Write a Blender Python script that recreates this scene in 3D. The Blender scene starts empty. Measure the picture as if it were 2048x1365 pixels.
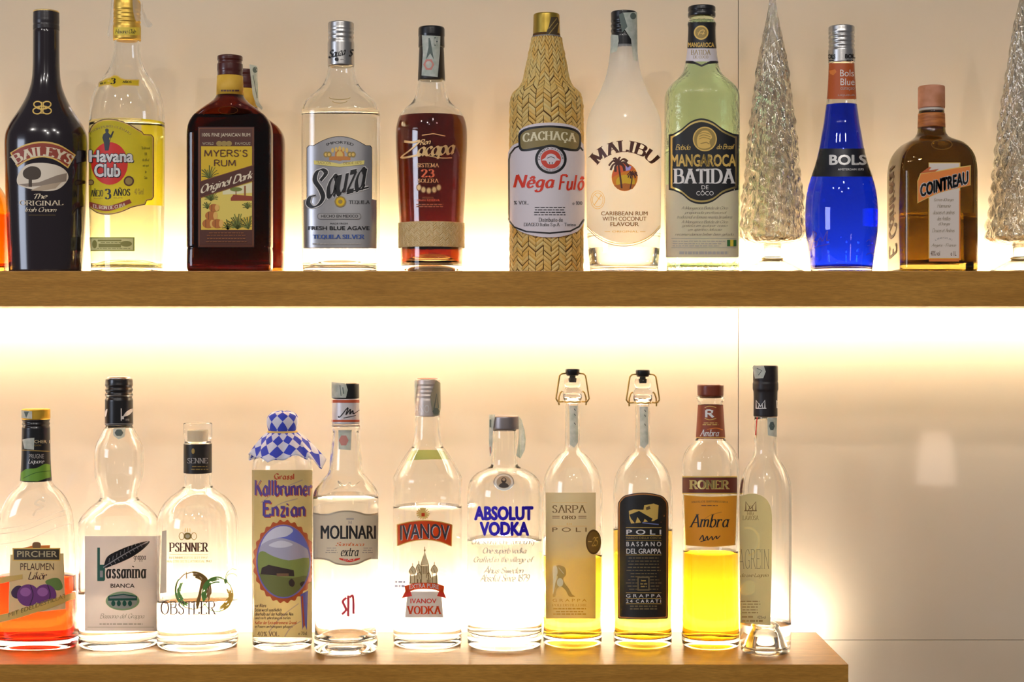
import bpy, bmesh, math, random
from mathutils import Vector, Matrix
from mathutils.geometry import tessellate_polygon

# ------------------------------------------------------------------ camera, world, lights, exposure
S = bpy.context.scene
COL = S.collection
F = 3200.0          # focal length in pixels of the 2048x1365 frame
HZ = 1.5            # eye height
HPX = 657.0         # picture row of the horizon
CAMY = -2.0         # camera distance in front of the shelf front
WALL_Y = 0.268

cd = bpy.data.cameras.new('camera'); cam = bpy.data.objects.new('camera', cd); COL.objects.link(cam)
cam.location = (0, CAMY, HZ); cam.rotation_euler = (math.pi/2, 0, 0)
cd.sensor_width = 36.0; cd.lens = 36.0*F/2048; cd.shift_y = -(682.5-HPX)/2048
cd.clip_start = 0.05; cd.clip_end = 60
S.camera = cam
S.view_settings.view_transform = 'Standard'; S.view_settings.look = 'None'
S.view_settings.gamma = 1; S.view_settings.exposure = 0.0; S.view_settings.use_curve_mapping = False
cy = S.cycles
cy.max_bounces = 24; cy.transmission_bounces = 20; cy.glossy_bounces = 8; cy.diffuse_bounces = 5
cy.transparent_max_bounces = 16; cy.sample_clamp_indirect = 60.0; cy.blur_glossy = 0.3

W = bpy.data.worlds.new('world'); S.world = W; W.use_nodes = True
bg = W.node_tree.nodes['Background']; bg.inputs[0].default_value = (0.95, 0.95, 1.0, 1); bg.inputs[1].default_value = 0.12

def light(name, kind, loc, energy, col, target=None, **kw):
    d = bpy.data.lights.new(name, kind); d.energy = energy; d.color = col
    for k, v in kw.items(): setattr(d, k, v)
    o = bpy.data.objects.new(name, d); COL.objects.link(o); o.location = loc
    if target: o.rotation_euler = (Vector(target)-Vector(loc)).to_track_quat('-Z', 'Y').to_euler()
    return o
# the bar room in front of the shelves: ceiling downlights and a window to the left
for i, (x, y) in enumerate([(-1.9, -2.6), (-0.8, -3.2), (0.3, -2.6), (1.2, -3.4), (-0.4, -4.4)]):
    light('ceiling_downlight', 'SPOT', (x, y, 3.4), 44, (1, .94, .88), (x*.6, .1, 1.35), shadow_soft_size=.05, spot_size=2.2, spot_blend=.5)
light('room_window', 'AREA', (-4.2, -3.0, 1.9), 50, (.74, .82, 1.0), (0, 0, 1.4), shape='RECTANGLE', size=1.6, size_y=1.3)

# ------------------------------------------------------------------ materials
def lin(c):
    c = c/255.0
    return c/12.92 if c <= .04045 else ((c+.055)/1.055)**2.4
EXPO = 0.55
def alb(r, g, b, e=EXPO):
    c = [lin(v)/e for v in (r, g, b)]; k = min(1, .9/max(c))
    return tuple(v*k for v in c)
MC = {}
def pm(name, col, rough=.5, metal=0.0, trans=0.0, ior=1.5, coat=0.0, emit=None, estr=0.0, translucent=0.0, bump=None, spec=.5):
    if name in MC: return MC[name]
    m = bpy.data.materials.new(name); m.use_nodes = True; nt = m.node_tree; p = nt.nodes['Principled BSDF']
    p.inputs['Base Color'].default_value = (*col, 1); p.inputs['Roughness'].default_value = rough
    p.inputs['Metallic'].default_value = metal; p.inputs['Transmission Weight'].default_value = trans
    p.inputs['IOR'].default_value = ior; p.inputs['Coat Weight'].default_value = coat
    p.inputs['Coat Roughness'].default_value = .06; p.inputs['Specular IOR Level'].default_value = spec
    if emit: p.inputs['Emission Color'].default_value = (*emit, 1); p.inputs['Emission Strength'].default_value = estr
    if translucent:
        t = nt.nodes.new('ShaderNodeBsdfTranslucent'); t.inputs[0].default_value = (*col, 1)
        mx = nt.nodes.new('ShaderNodeMixShader'); mx.inputs[0].default_value = translucent
        nt.links.new(p.outputs[0], mx.inputs[1]); nt.links.new(t.outputs[0], mx.inputs[2])
        nt.links.new(mx.outputs[0], nt.nodes['Material Output'].inputs[0])
    if bump:
        sc, st, dist, stretch = bump
        tc = nt.nodes.new('ShaderNodeTexCoord'); mp = nt.nodes.new('ShaderNodeMapping'); mp.inputs['Scale'].default_value = stretch
        n = nt.nodes.new('ShaderNodeTexNoise'); n.inputs['Scale'].default_value = sc; n.inputs['Detail'].default_value = 3
        b = nt.nodes.new('ShaderNodeBump'); b.inputs['Strength'].default_value = st; b.inputs['Distance'].default_value = dist
        nt.links.new(tc.outputs['Object'], mp.inputs[0]); nt.links.new(mp.outputs[0], n.inputs['Vector'])
        nt.links.new(n.outputs['Fac'], b.inputs['Height']); nt.links.new(b.outputs[0], p.inputs['Normal'])
    MC[name] = m
    return m
def mottle(name, c1, c2, scale, stretch=(1, 1, 1), rough=.5, detail=4, translucent=0, metal=0, lo=.35, hi=.65, bump=0.0, coat=0.0):
    """two-tone procedural material: noise between two albedos"""
    if name in MC: return MC[name]
    m = pm(name, c1, rough, metal, coat=coat, translucent=translucent); nt = m.node_tree; p = nt.nodes['Principled BSDF']
    tc = nt.nodes.new('ShaderNodeTexCoord'); mp = nt.nodes.new('ShaderNodeMapping'); mp.inputs['Scale'].default_value = stretch
    n = nt.nodes.new('ShaderNodeTexNoise'); n.inputs['Scale'].default_value = scale; n.inputs['Detail'].default_value = detail
    r = nt.nodes.new('ShaderNodeValToRGB'); r.color_ramp.elements[0].position = lo; r.color_ramp.elements[1].position = hi
    r.color_ramp.elements[0].color = (*c1, 1); r.color_ramp.elements[1].color = (*c2, 1)
    nt.links.new(tc.outputs['Object'], mp.inputs[0]); nt.links.new(mp.outputs[0], n.inputs['Vector'])
    nt.links.new(n.outputs['Fac'], r.inputs[0]); nt.links.new(r.outputs[0], p.inputs['Base Color'])
    for nd in nt.nodes:
        if nd.type == 'BSDF_TRANSLUCENT': nt.links.new(r.outputs[0], nd.inputs[0])
    if bump:
        b = nt.nodes.new('ShaderNodeBump'); b.inputs['Strength'].default_value = bump; b.inputs['Distance'].default_value = .001
        nt.links.new(n.outputs['Fac'], b.inputs['Height']); nt.links.new(b.outputs[0], p.inputs['Normal'])
    return m

# ------------------------------------------------------------------ mesh helpers
def mk(name, bm, mats, parent=None, smooth=True, loc=(0, 0, 0), sharp=None):
    me = bpy.data.meshes.new(name)
    if smooth:
        for f in bm.faces: f.smooth = True
    if sharp is not None:
        lim = math.radians(sharp)
        for e in bm.edges:
            if len(e.link_faces) == 2 and e.calc_face_angle(0) > lim: e.smooth = False
    bm.to_mesh(me); bm.free()
    for m in (mats if isinstance(mats, (list, tuple)) else [mats]): me.materials.append(m)
    o = bpy.data.objects.new(name, me); COL.objects.link(o); o.location = loc
    if parent: o.parent = parent
    return o
def tag(o, label=None, cat=None, group=None, kind=None):
    if label: o['label'] = label
    if cat: o['category'] = cat
    if group: o['group'] = group
    if kind: o['kind'] = kind
    return o
def box(bm, x0, y0, z0, x1, y1, z1, bev=0.0, mi=0):
    vs = [bm.verts.new(p) for p in ((x0,y0,z0),(x1,y0,z0),(x1,y1,z0),(x0,y1,z0),(x0,y0,z1),(x1,y0,z1),(x1,y1,z1),(x0,y1,z1))]
    fs = [bm.faces.new([vs[i] for i in q]) for q in ((0,3,2,1),(4,5,6,7),(0,1,5,4),(1,2,6,5),(2,3,7,6),(3,0,4,7))]
    for f in fs: f.material_index = mi
    if bev:
        es = list({e for f in fs for e in f.edges})
        bmesh.ops.bevel(bm, geom=es, offset=bev, segments=2, affect='EDGES', profile=.7)
def tube(bm, pts, r, seg=8, mi=0, closed=False):
    pts = [Vector(p) for p in pts]; n = len(pts); rings = []
    rr = r if isinstance(r, (list, tuple)) else [r]*n
    up = None
    for i, p in enumerate(pts):
        a = pts[(i-1) % n] if closed or i > 0 else p; b = pts[(i+1) % n] if closed or i < n-1 else p
        t = (b-a).normalized()
        if up is None: up = Vector((0, 0, 1)) if abs(t.z) < .9 else Vector((1, 0, 0))
        s = t.cross(up); s = s.normalized() if s.length > 1e-6 else Vector((1, 0, 0)); u = s.cross(t).normalized(); up = u
        rings.append([bm.verts.new(p + s*math.cos(2*math.pi*k/seg)*rr[i] + u*math.sin(2*math.pi*k/seg)*rr[i]) for k in range(seg)])
    for i in range(n if closed else n-1):
        A, B = rings[i], rings[(i+1) % n]
        for k in range(seg):
            f = bm.faces.new((A[k], A[(k+1) % seg], B[(k+1) % seg], B[k])); f.material_index = mi
    if not closed:
        for R in (list(reversed(rings[0])), rings[-1]):
            f = bm.faces.new(R); f.material_index = mi
def catmull(pts, n=6, closed=False):
    P = pts; out = []; N = len(P)
    for i in range(N if closed else N-1):
        if closed: a, b, c, d = P[i-1], P[i], P[(i+1) % N], P[(i+2) % N]
        else: a, b, c, d = P[max(0, i-1)], P[i], P[i+1], P[min(N-1, i+2)]
        for k in range(n):
            t = k/n
            out.append(tuple(.5*(2*b[j]+(c[j]-a[j])*t+(2*a[j]-5*b[j]+4*c[j]-d[j])*t*t+(3*b[j]-a[j]-3*c[j]+d[j])*t**3) for j in range(len(b))))
    if not closed: out.append(tuple(P[-1]))
    return out

class Interp:
    """monotone cubic through (x, y)"""
    def __init__(s, pts):
        pts = sorted(pts); s.x = [p[0] for p in pts]; s.y = [p[1] for p in pts]; n = len(pts)
        h = [s.x[i+1]-s.x[i] for i in range(n-1)]; d = [(s.y[i+1]-s.y[i])/h[i] for i in range(n-1)]
        m = [0]*n; m[0] = d[0] if n > 1 else 0; m[-1] = d[-1] if n > 1 else 0
        for i in range(1, n-1):
            if d[i-1]*d[i] <= 0: m[i] = 0
            else:
                w1 = 2*h[i]+h[i-1]; w2 = h[i]+2*h[i-1]; m[i] = (w1+w2)/(w1/d[i-1]+w2/d[i])
        s.m = m; s.h = h
    def __call__(s, x):
        if x <= s.x[0]: return s.y[0]
        if x >= s.x[-1]: return s.y[-1]
        i = 0
        while x > s.x[i+1]: i += 1
        t = (x-s.x[i])/s.h[i]; a, b = s.y[i], s.y[i+1]
        return (2*t**3-3*t*t+1)*a+(t**3-2*t*t+t)*s.h[i]*s.m[i]+(-2*t**3+3*t*t)*b+(t**3-t*t)*s.h[i]*s.m[i+1]

SHELF_UP, SHELF_LO = HZ+115/1600, HZ-673/1600
class Body:
    """a bottle-like solid: half-width profile over picture rows, at its own distance; local frame at the base centre"""
    def __init__(s, cx, D, pts, shelf, R=1.0, N=2.0, base_r=6, wn=None, wb=None):
        s.D = D; s.k = D/F; s.shelf = shelf; s.X0 = (cx-1024)*s.k; s.cx = cx
        s.root_loc = (s.X0, D+CAMY, shelf)
        s.ybase = HPX-(shelf-HZ)/s.k
        P = [(s.z(y), w*s.k) for y, w in pts]
        s.top = max(p[0] for p in P); s.low = min(p[0] for p in P)
        s.f = Interp(P); s.keys = [p[0] for p in P]
        ws = [p[1] for p in P]
        s.wn = wn*s.k if wn else min(ws); s.wb = wb*s.k if wb else max(ws); s.R = R; s.N = N; s.br = base_r*s.k
    def z(s, y): return HZ-(y-HPX)*s.k-s.shelf
    def sec(s, z, off=0.0):
        w = s.f(z); t = 0 if s.wb-s.wn < 1e-6 else max(0, min(1, (w-s.wn)/(s.wb-s.wn)))
        t2 = t*t*(3-2*t)
        d = w*(1+(s.R-1)*t2); n = 2+(s.N-2)*t2
        return max(w-off, .0005), max(d-off, .0005), n
    def front(s, x, z, off=0.0):
        w, d, n = s.sec(z); u = min(.9955, abs(x)/w)
        return -(d+off)*(1-u**n)**(1/n), max(-.9955*w, min(.9955*w, x))
    def P2L(s, px, py, off=0.0, back=False):
        y = 0.0
        for _ in range(4):
            D = s.D+y; x = (px-1024)*D/F-s.X0; z = HZ-(py-HPX)*D/F-s.shelf
            y, x = s.front(x, z, off)
            if back: y = -y
        z = HZ-(py-HPX)*(s.D+y)/F-s.shelf
        w, d, n = s.sec(z); u = abs(x)/w
        return Vector((x*(1+off/w), y, z))
    def zs(s, z0, z1, step=.0035):
        n = max(1, int((z1-z0)/step)); L = [z0+(z1-z0)*i/n for i in range(n+1)]
        L += [k for k in s.keys if z0 < k < z1]; L = sorted(L); out = []
        for v in L:
            if not out or v-out[-1] > .0004: out.append(v)
        return out

def ring(bm, w, d, n, z, seg):
    out = []
    for k in range(seg):
        t = 2*math.pi*k/seg; c, s_ = math.cos(t), math.sin(t)
        out.append(bm.verts.new((math.copysign(w*abs(c)**(2/n), c), math.copysign(d*abs(s_)**(2/n), s_), z)))
    return out
def skin(bm, rings, mi=0, flip=False, cap0=True, cap1=True, mfun=None):
    n = len(rings[0])
    for i in range(len(rings)-1):
        A, B = rings[i], rings[i+1]
        for k in range(n):
            q = (A[k], A[(k+1) % n], B[(k+1) % n], B[k])
            f = bm.faces.new(q if not flip else q[::-1]); f.material_index = mfun(f) if mfun else mi
    for R, do, low in ((rings[0], cap0, True), (rings[-1], cap1, False)):
        if not do: continue
        c = bm.verts.new(sum((v.co for v in R), Vector())/n)
        for k in range(n):
            q = (R[(k+1) % n], R[k], c) if low else (R[k], R[(k+1) % n], c)
            f = bm.faces.new(q if not flip else q[::-1]); f.material_index = mfun(f) if mfun else mi
def outer(bm, B, seg=88, punt=.004, mi=0, mfun=None, z1=None, disp=None, step=.0035):
    z1 = z1 or B.top; br = B.br; rings = []
    w, d, n = B.sec(br)
    for sc, z in ((.15, 1), (.32, .95), (.5, .82), (.64, .6), (.77, .28), (.86, .05)): rings.append(ring(bm, (w-br)*sc*1.02, (d-br)*sc*1.02, n, punt*z, seg))
    for i in range(5):
        a = math.pi/2*i/4; o = br*(1-math.sin(a)); rings.append(ring(bm, w-o, d-o, n, br*(1-math.cos(a)), seg))
    for z in B.zs(br, z1, step)[1:]:
        w, d, n = B.sec(z); rings.append(ring(bm, w, d, n, z, seg))
    tr = min(.0015, w*.2)
    if disp:
        for r in rings[11:]:
            for v in r: disp(v)
    rings.append(ring(bm, w-tr*.3, d-tr*.3, n, z1+tr*.7, seg)); rings.append(ring(bm, w-tr, d-tr, n, z1+tr, seg))
    skin(bm, rings, mi, mfun=mfun)
def inner(bm, B, z0, z1, off, seg=88, mi=0, flip=True, dome=.004):
    rings = []; w, d, n = B.sec(z0+.006, off)
    for sc, z in ((.15, 1), (.32, .95), (.5, .82), (.64, .6), (.77, .28), (.86, .05)): rings.append(ring(bm, (w-.006)*sc*1.03, (d-.006)*sc*1.03, n, z0+dome*z, seg))
    for i in range(4):
        a = math.pi/2*i/3; o = .006*(1-math.sin(a)); rings.append(ring(bm, w-o, d-o, n, z0+.006*(1-math.cos(a)), seg))
    for z in B.zs(z0+.006, z1)[1:]:
        w, d, n = B.sec(z, off); rings.append(ring(bm, w, d, n, z, seg))
    skin(bm, rings, mi, flip=flip)
def cap_mesh(bm, B, y0, y1, seg=56, mi=0, ribs=0, top_r=2.0, knurl=None, mfun=None):
    """closed cap between picture rows y0 (top) and y1 (bottom); knurl = (yA, yB, count, depth px)"""
    zt, zb = B.z(y0), B.z(y1); rings = []; tr = top_r*B.k
    for z in B.zs(zb, zt-tr, .0012):
        w, d, n = B.sec(z); rings.append(ring(bm, w, d, n, z, seg))
        if knurl and B.z(knurl[1]) <= z <= B.z(knurl[0]):
            for k, v in enumerate(rings[-1]):
                if k % 2: s = 1-knurl[2]*B.k/w; v.co.x *= s; v.co.y *= s
    w, d, n = B.sec(zt-tr)
    for i in (1, 2, 3):
        a = math.pi/2*i/3; o = tr*(1-math.cos(a)); rings.append(ring(bm, w-o, d-o, n, zt-tr+tr*math.sin(a), seg))
    skin(bm, rings, mi, mfun=mfun)

# ------------------------------------------------------------------ lettering: a pen font (skeleton strokes + broad nib) and the built-in sans
GL = {
'A': (.75, "0,0 .36,1;.36,1 .72,0;.13,.36 .6,.36"), 'B': (.64, "0,0 0,1;~0,1 .28,1 .48,.9 .48,.64 .28,.54 0,.54;~0,.54 .34,.54 .58,.42 .58,.12 .34,0 0,0"),
'C': (.7, "~.64,.74 .56,.93 .36,1 .1,.84 0,.5 .1,.16 .36,0 .56,.07 .66,.26"), 'D': (.75, "0,0 0,1;~0,1 .3,1 .58,.86 .7,.5 .58,.14 .3,0 0,0"),
'E': (.6, "0,0 0,1;0,1 .5,1 .5,.86;0,.52 .38,.52;0,0 .52,0 .54,.16"), 'F': (.56, "0,0 0,1;0,1 .5,1 .5,.86;0,.52 .38,.52"),
'G': (.76, "~.64,.76 .54,.95 .36,1 .1,.84 0,.5 .1,.16 .36,0 .56,.06 .66,.2;.66,.02 .66,.42 .46,.42"), 'H': (.72, "0,0 0,1;.62,0 .62,1;0,.52 .62,.52"),
'I': (.2, "0,0 0,1"), 'J': (.42, "~.32,1 .32,.2 .22,0 .06,0 0,.14"), 'K': (.7, "0,0 0,1;.58,1 .02,.45;.2,.6 .64,0"), 'L': (.58, "0,0 0,1;0,0 .5,0 .52,.18"),
'M': (.9, "0,0 .06,1;.06,1 .4,.1;.4,.1 .74,1;.74,1 .8,0"), 'N': (.74, "0,0 0,1;0,1 .62,0;.62,0 .62,1"),
'O': (.8, "~.36,1 .1,.86 0,.5 .1,.14 .36,0 .62,.14 .72,.5 .62,.86 .36,1"), 'P': (.62, "0,0 0,1;~0,1 .3,1 .54,.9 .54,.58 .3,.46 0,.46"),
'Q': (.8, "~.36,1 .1,.86 0,.5 .1,.14 .36,0 .62,.14 .72,.5 .62,.86 .36,1;.4,.2 .74,-.14"), 'R': (.68, "0,0 0,1;~0,1 .3,1 .52,.9 .52,.62 .3,.52 0,.52;.26,.52 .62,0"),
'S': (.56, "~.46,.8 .4,.95 .24,1 .06,.9 .04,.7 .2,.56 .38,.45 .48,.26 .4,.06 .22,0 .06,.06 0,.22"), 'T': (.66, "0,.86 0,1 .62,1 .62,.86;.31,0 .31,1"),
'U': (.72, "~0,1 0,.3 .1,.05 .32,0 .54,.05 .62,.3 .62,1"), 'V': (.72, "0,1 .34,0;.34,0 .68,1"), 'W': (1.0, "0,1 .24,0;.24,0 .48,.9;.48,.9 .7,0;.7,0 .94,1"),
'X': (.68, "0,1 .62,0;0,0 .6,1"), 'Y': (.68, "0,1 .3,.46;.62,1 .3,.46;.3,.46 .3,0"), 'Z': (.64, "0,.86 .04,1 .56,1;.56,1 0,0;0,0 .58,0 .58,.16"),
'a': (.54, "~.4,.5 .25,.6 .08,.5 0,.28 .08,.06 .2,0 .36,.1 .42,.3;.42,.6 .42,.08 .5,0"), 'b': (.5, "0,1 0,0;~0,.4 .14,.58 .28,.6 .42,.45 .42,.18 .28,0 .12,0 0,.14"),
'c': (.44, "~.38,.48 .26,.6 .1,.54 0,.3 .1,.06 .24,0 .4,.12"), 'd': (.54, "~.4,.48 .24,.6 .08,.5 0,.28 .08,.06 .2,0 .38,.12;.42,1 .42,.06 .5,0"),
'e': (.47, "~.02,.3 .4,.34 .36,.54 .22,.6 .06,.5 0,.28 .08,.06 .22,0 .42,.12"), 'f': (.36, "~.4,.94 .3,1 .18,.9 .14,.6 .14,0;0,.58 .32,.58"),
'g': (.52, "~.4,.5 .25,.6 .08,.5 0,.3 .08,.1 .2,.05 .36,.14 .42,.32;~.42,.6 .42,-.1 .3,-.3 .1,-.3 .02,-.18"), 'h': (.5, "0,1 0,0;~0,.4 .14,.58 .3,.58 .4,.44 .4,0"),
'i': (.2, "0,.6 0,0;0,.78 .02,.86"), 'j': (.2, "~.1,.6 .1,-.15 -.05,-.3;.1,.78 .12,.86"), 'k': (.48, "0,1 0,0;.36,.6 .02,.26;.14,.36 .42,0"), 'l': (.2, "0,1 0,0"),
'm': (.76, "0,.6 0,0;~0,.42 .12,.58 .24,.58 .32,.44 .32,0;~.32,.42 .44,.58 .56,.58 .64,.44 .64,0"), 'n': (.52, "0,.6 0,0;~0,.42 .14,.58 .3,.58 .4,.44 .4,0"),
'o': (.54, "~.23,.6 .07,.5 0,.3 .07,.1 .23,0 .39,.1 .46,.3 .39,.5 .23,.6"), 'p': (.52, "0,.6 0,-.32;~0,.42 .14,.58 .28,.6 .42,.45 .42,.16 .28,0 .12,.02 0,.16"),
'q': (.52, "~.4,.48 .24,.6 .08,.5 0,.28 .08,.06 .2,0 .38,.12;.42,.6 .42,-.32"), 'r': (.36, "0,.6 0,0;~0,.38 .1,.54 .22,.6 .32,.52"),
's': (.4, "~.32,.48 .24,.6 .1,.58 .04,.46 .16,.34 .3,.24 .34,.12 .22,0 .08,.02 0,.14"), 't': (.34, "~.12,.86 .12,.14 .18,0 .32,.08;0,.6 .28,.6"),
'u': (.52, "~0,.6 0,.16 .1,.02 .24,.02 .4,.2;.4,.6 .4,0"), 'v': (.46, "0,.6 .2,0;.2,0 .42,.6"), 'w': (.66, "0,.6 .16,0;.16,0 .32,.54;.32,.54 .46,0;.46,0 .62,.6"),
'x': (.46, "0,.6 .4,0;0,0 .4,.6"), 'y': (.46, "0,.6 .2,0;~.42,.6 .2,0 .1,-.26 0,-.3"), 'z': (.42, "0,.6 .36,.6;.36,.6 0,0;0,0 .38,0"),
'0': (.6, "~.26,1 .06,.84 0,.5 .06,.16 .26,0 .46,.16 .52,.5 .46,.84 .26,1"), '1': (.3, "0,.8 .16,1;.16,1 .16,0"), '2': (.58, "~0,.76 .06,.94 .26,1 .46,.9 .46,.66 .2,.28 0,0;0,0 .5,0 .5,.14"),
'3': (.56, "~0,.86 .1,.98 .26,1 .42,.9 .42,.66 .3,.55 .16,.54;~.16,.54 .34,.52 .48,.4 .46,.12 .26,0 .1,.02 0,.16"), '4': (.6, ".38,0 .38,1;.38,1 0,.3 .52,.3"),
'5': (.56, ".44,1 .08,1 .04,.56;~.04,.56 .24,.62 .46,.48 .46,.16 .24,0 .06,.04 0,.16"), '6': (.56, "~.42,.92 .26,1 .08,.8 0,.4 .06,.1 .24,0 .44,.12 .46,.4 .28,.54 .04,.4"),
'7': (.54, "0,.86 0,1 .48,1;.48,1 .14,0"), '8': (.56, "~.24,.54 .06,.66 .08,.9 .24,1 .4,.9 .42,.66 .24,.54 .02,.4 .02,.12 .24,0 .46,.12 .46,.4 .24,.54"),
'9': (.56, "~.44,.6 .22,.46 .02,.62 .04,.9 .22,1 .42,.88 .46,.5 .34,.1 .06,.04"), '.': (.16, "0,0 0,.08"), ',': (.16, "0,.08 -.04,-.12"), "'": (.16, "0,1 -.02,.8"),
'-': (.36, "0,.4 .26,.4"), '%': (.8, ".6,1 .1,0;~.14,1 .02,.8 .14,.6 .26,.8 .14,1;~.56,.4 .44,.2 .56,0 .68,.2 .56,.4"), '&': (.7, "~.6,0 .1,.7 .26,1 .42,.8 .04,.3 .2,0 .6,.3"), ':': (.16, "0,.08 0,.14;0,.5 0,.56"),
'c,': (.7, "")}
DIA = {'Ç': ('C', ".36,0 .4,-.12;~.4,-.12 .44,-.22 .26,-.26"), 'ê': ('e', ".06,.7 .22,.88;.22,.88 .38,.7"), 'ô': ('o', ".08,.7 .23,.88;.23,.88 .4,.7"), 'ö': ('o', ".1,.74 .1,.82;.34,.74 .34,.82"),
       'Ñ': ('N', "~.1,1.12 .22,1.2 .4,1.12 .52,1.2"), 'Ô': ('O', ".14,1.1 .36,1.28;.36,1.28 .58,1.1"), 'è': ('e', ".12,.9 .28,.72"), 'ü': ('u', ".1,.74 .1,.82;.32,.74 .32,.82"), 'Ü': ('U', ".16,1.1 .16,1.18;.46,1.1 .46,1.18"), 'ß': ('b', ""), 'Å': ('A', "~.36,1.04 .28,1.12 .36,1.2 .44,1.12 .36,1.04")}
FONTS = {  # thick, thin, nib angle, slant, serif, spacing
 'serif': (.15, .045, 0, 0, 1, .16), 'serifb': (.24, .06, 0, 0, 1, .2), 'thin': (.06, .06, 0, 0, 0, .12), 'mono': (.12, .12, 0, 0, 0, .14), 'heavy': (.24, .2, 0, 0, 0, .22),
 'script': (.14, .035, 35, .3, 0, .03), 'scriptb': (.21, .05, 35, .32, 0, .05), 'italic': (.15, .04, 8, .25, 1, .14), 'italicb': (.2, .09, 10, .22, 0, .16), 'black': (.26, .05, 42, 0, 0, .14), 'fine': (.05, .018, 20, 0, 1, .16)}
TXT = {}
def pen_quads(pts, thick, thin, ang):
    ca, sa = math.cos(ang), math.sin(ang); out = []; nrm = []
    def wid(dx, dy):
        L = math.hypot(dx, dy) or 1; return thin+(thick-thin)*abs((dx*sa-dy*ca)/L)
    n = len(pts)
    for i in range(n):
        a, b = pts[max(0, i-1)], pts[min(n-1, i+1)]; dx, dy = b[0]-a[0], b[1]-a[1]; L = math.hypot(dx, dy) or 1
        w = wid(dx, dy)/2; nrm.append((-dy/L*w, dx/L*w))
    for i in range(n-1):
        (x0, y0), (x1, y1) = pts[i], pts[i+1]; (a, b), (c, d) = nrm[i], nrm[i+1]
        out.append([(x0-a, y0-b), (x1-c, y1-d), (x1+c, y1+d), (x0+a, y0+b)])
    return out
def pen_text(s, font):
    thick, thin, ang, sl, serif, sp = FONTS[font]; ang = math.radians(ang); polys = []; x = 0
    for ch in s:
        if ch == ' ': x += .34; continue
        strokes = ''
        if ch in DIA: base, extra = DIA[ch]; adv, strokes = GL[base]; strokes += (';'+extra if extra else '')
        elif ch in GL: adv, strokes = GL[ch]
        else: continue
        for st in strokes.split(';'):
            sm = st[0] == '~'; P = [tuple(map(float, p.split(','))) for p in st.lstrip('~').split()]
            if sm and font != 'black': P2 = catmull(P, 4)
            else: P2 = P
            if sm or len(P) <= 2:
                q = pen_quads(P2, thick, thin, ang)
            else:
                q = [t for i in range(len(P)-1) for t in pen_quads(P[i:i+2], thick, thin, ang)]
            if serif and not sm:
                for e, o in ((P[0], P[1]), (P[-1], P[-2])):
                    if abs(e[1]-o[1]) > .3 and (abs(e[1]) < .02 or e[1] > .55 or e[1] < -.2):
                        h = thick*.5+.075; q.append([(e[0]-h, e[1]-thin/2), (e[0]+h, e[1]-thin/2), (e[0]+h, e[1]+thin/2), (e[0]-h, e[1]+thin/2)])
            polys += [[(x+px+sl*py, py) for px, py in Q] for Q in q]
        x += adv+sp
    return polys
def sans_text(s, bold):
    cu = bpy.data.curves.new('lettering', 'FONT'); cu.body = s; cu.resolution_u = 3; cu.offset = bold; cu.fill_mode = 'FRONT'
    o = bpy.data.objects.new('lettering', cu); COL.objects.link(o); dg = bpy.context.evaluated_depsgraph_get(); dg.update()
    me = o.evaluated_get(dg).to_mesh(); vs = [(v.co.x, v.co.y) for v in me.vertices]
    polys = [[vs[i] for i in p.vertices] for p in me.polygons]
    o.evaluated_get(dg).to_mesh_clear(); bpy.data.objects.remove(o); bpy.data.curves.remove(cu)
    return polys
def text_polys(s, font):
    k = (s, font)
    if k not in TXT:
        if font in ('sans', 'bold', 'fat', 'ultra'):
            base = sans_text(s, 0.0); q = {'sans': 0, 'bold': .016, 'fat': .038, 'ultra': .062}[font]
            sh = [(0, 0)] if not q else [(a*q, b*q*.8) for a, b in ((0, 0), (1, 0), (-1, 0), (0, 1), (0, -1))+(((.7, .7), (-.7, .7), (.7, -.7), (-.7, -.7)) if font in ('fat', 'ultra') else ())]
            TXT[k] = [[(x+a, y+b) for x, y in P] for a, b in sh for P in base]
        else: TXT[k] = pen_text(s, font)
    return TXT[k]
def clip(poly, ax, v, keep_low):
    out = []; n = len(poly)
    for i in range(n):
        a, b = poly[i], poly[(i+1) % n]; ia = (a[ax] <= v) == keep_low or a[ax] == v; ib = (b[ax] <= v) == keep_low or b[ax] == v
        if ia: out.append(a)
        if ia != ib:
            t = (v-a[ax])/(b[ax]-a[ax]); out.append((a[0]+(b[0]-a[0])*t, a[1]+(b[1]-a[1])*t))
    return out

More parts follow.
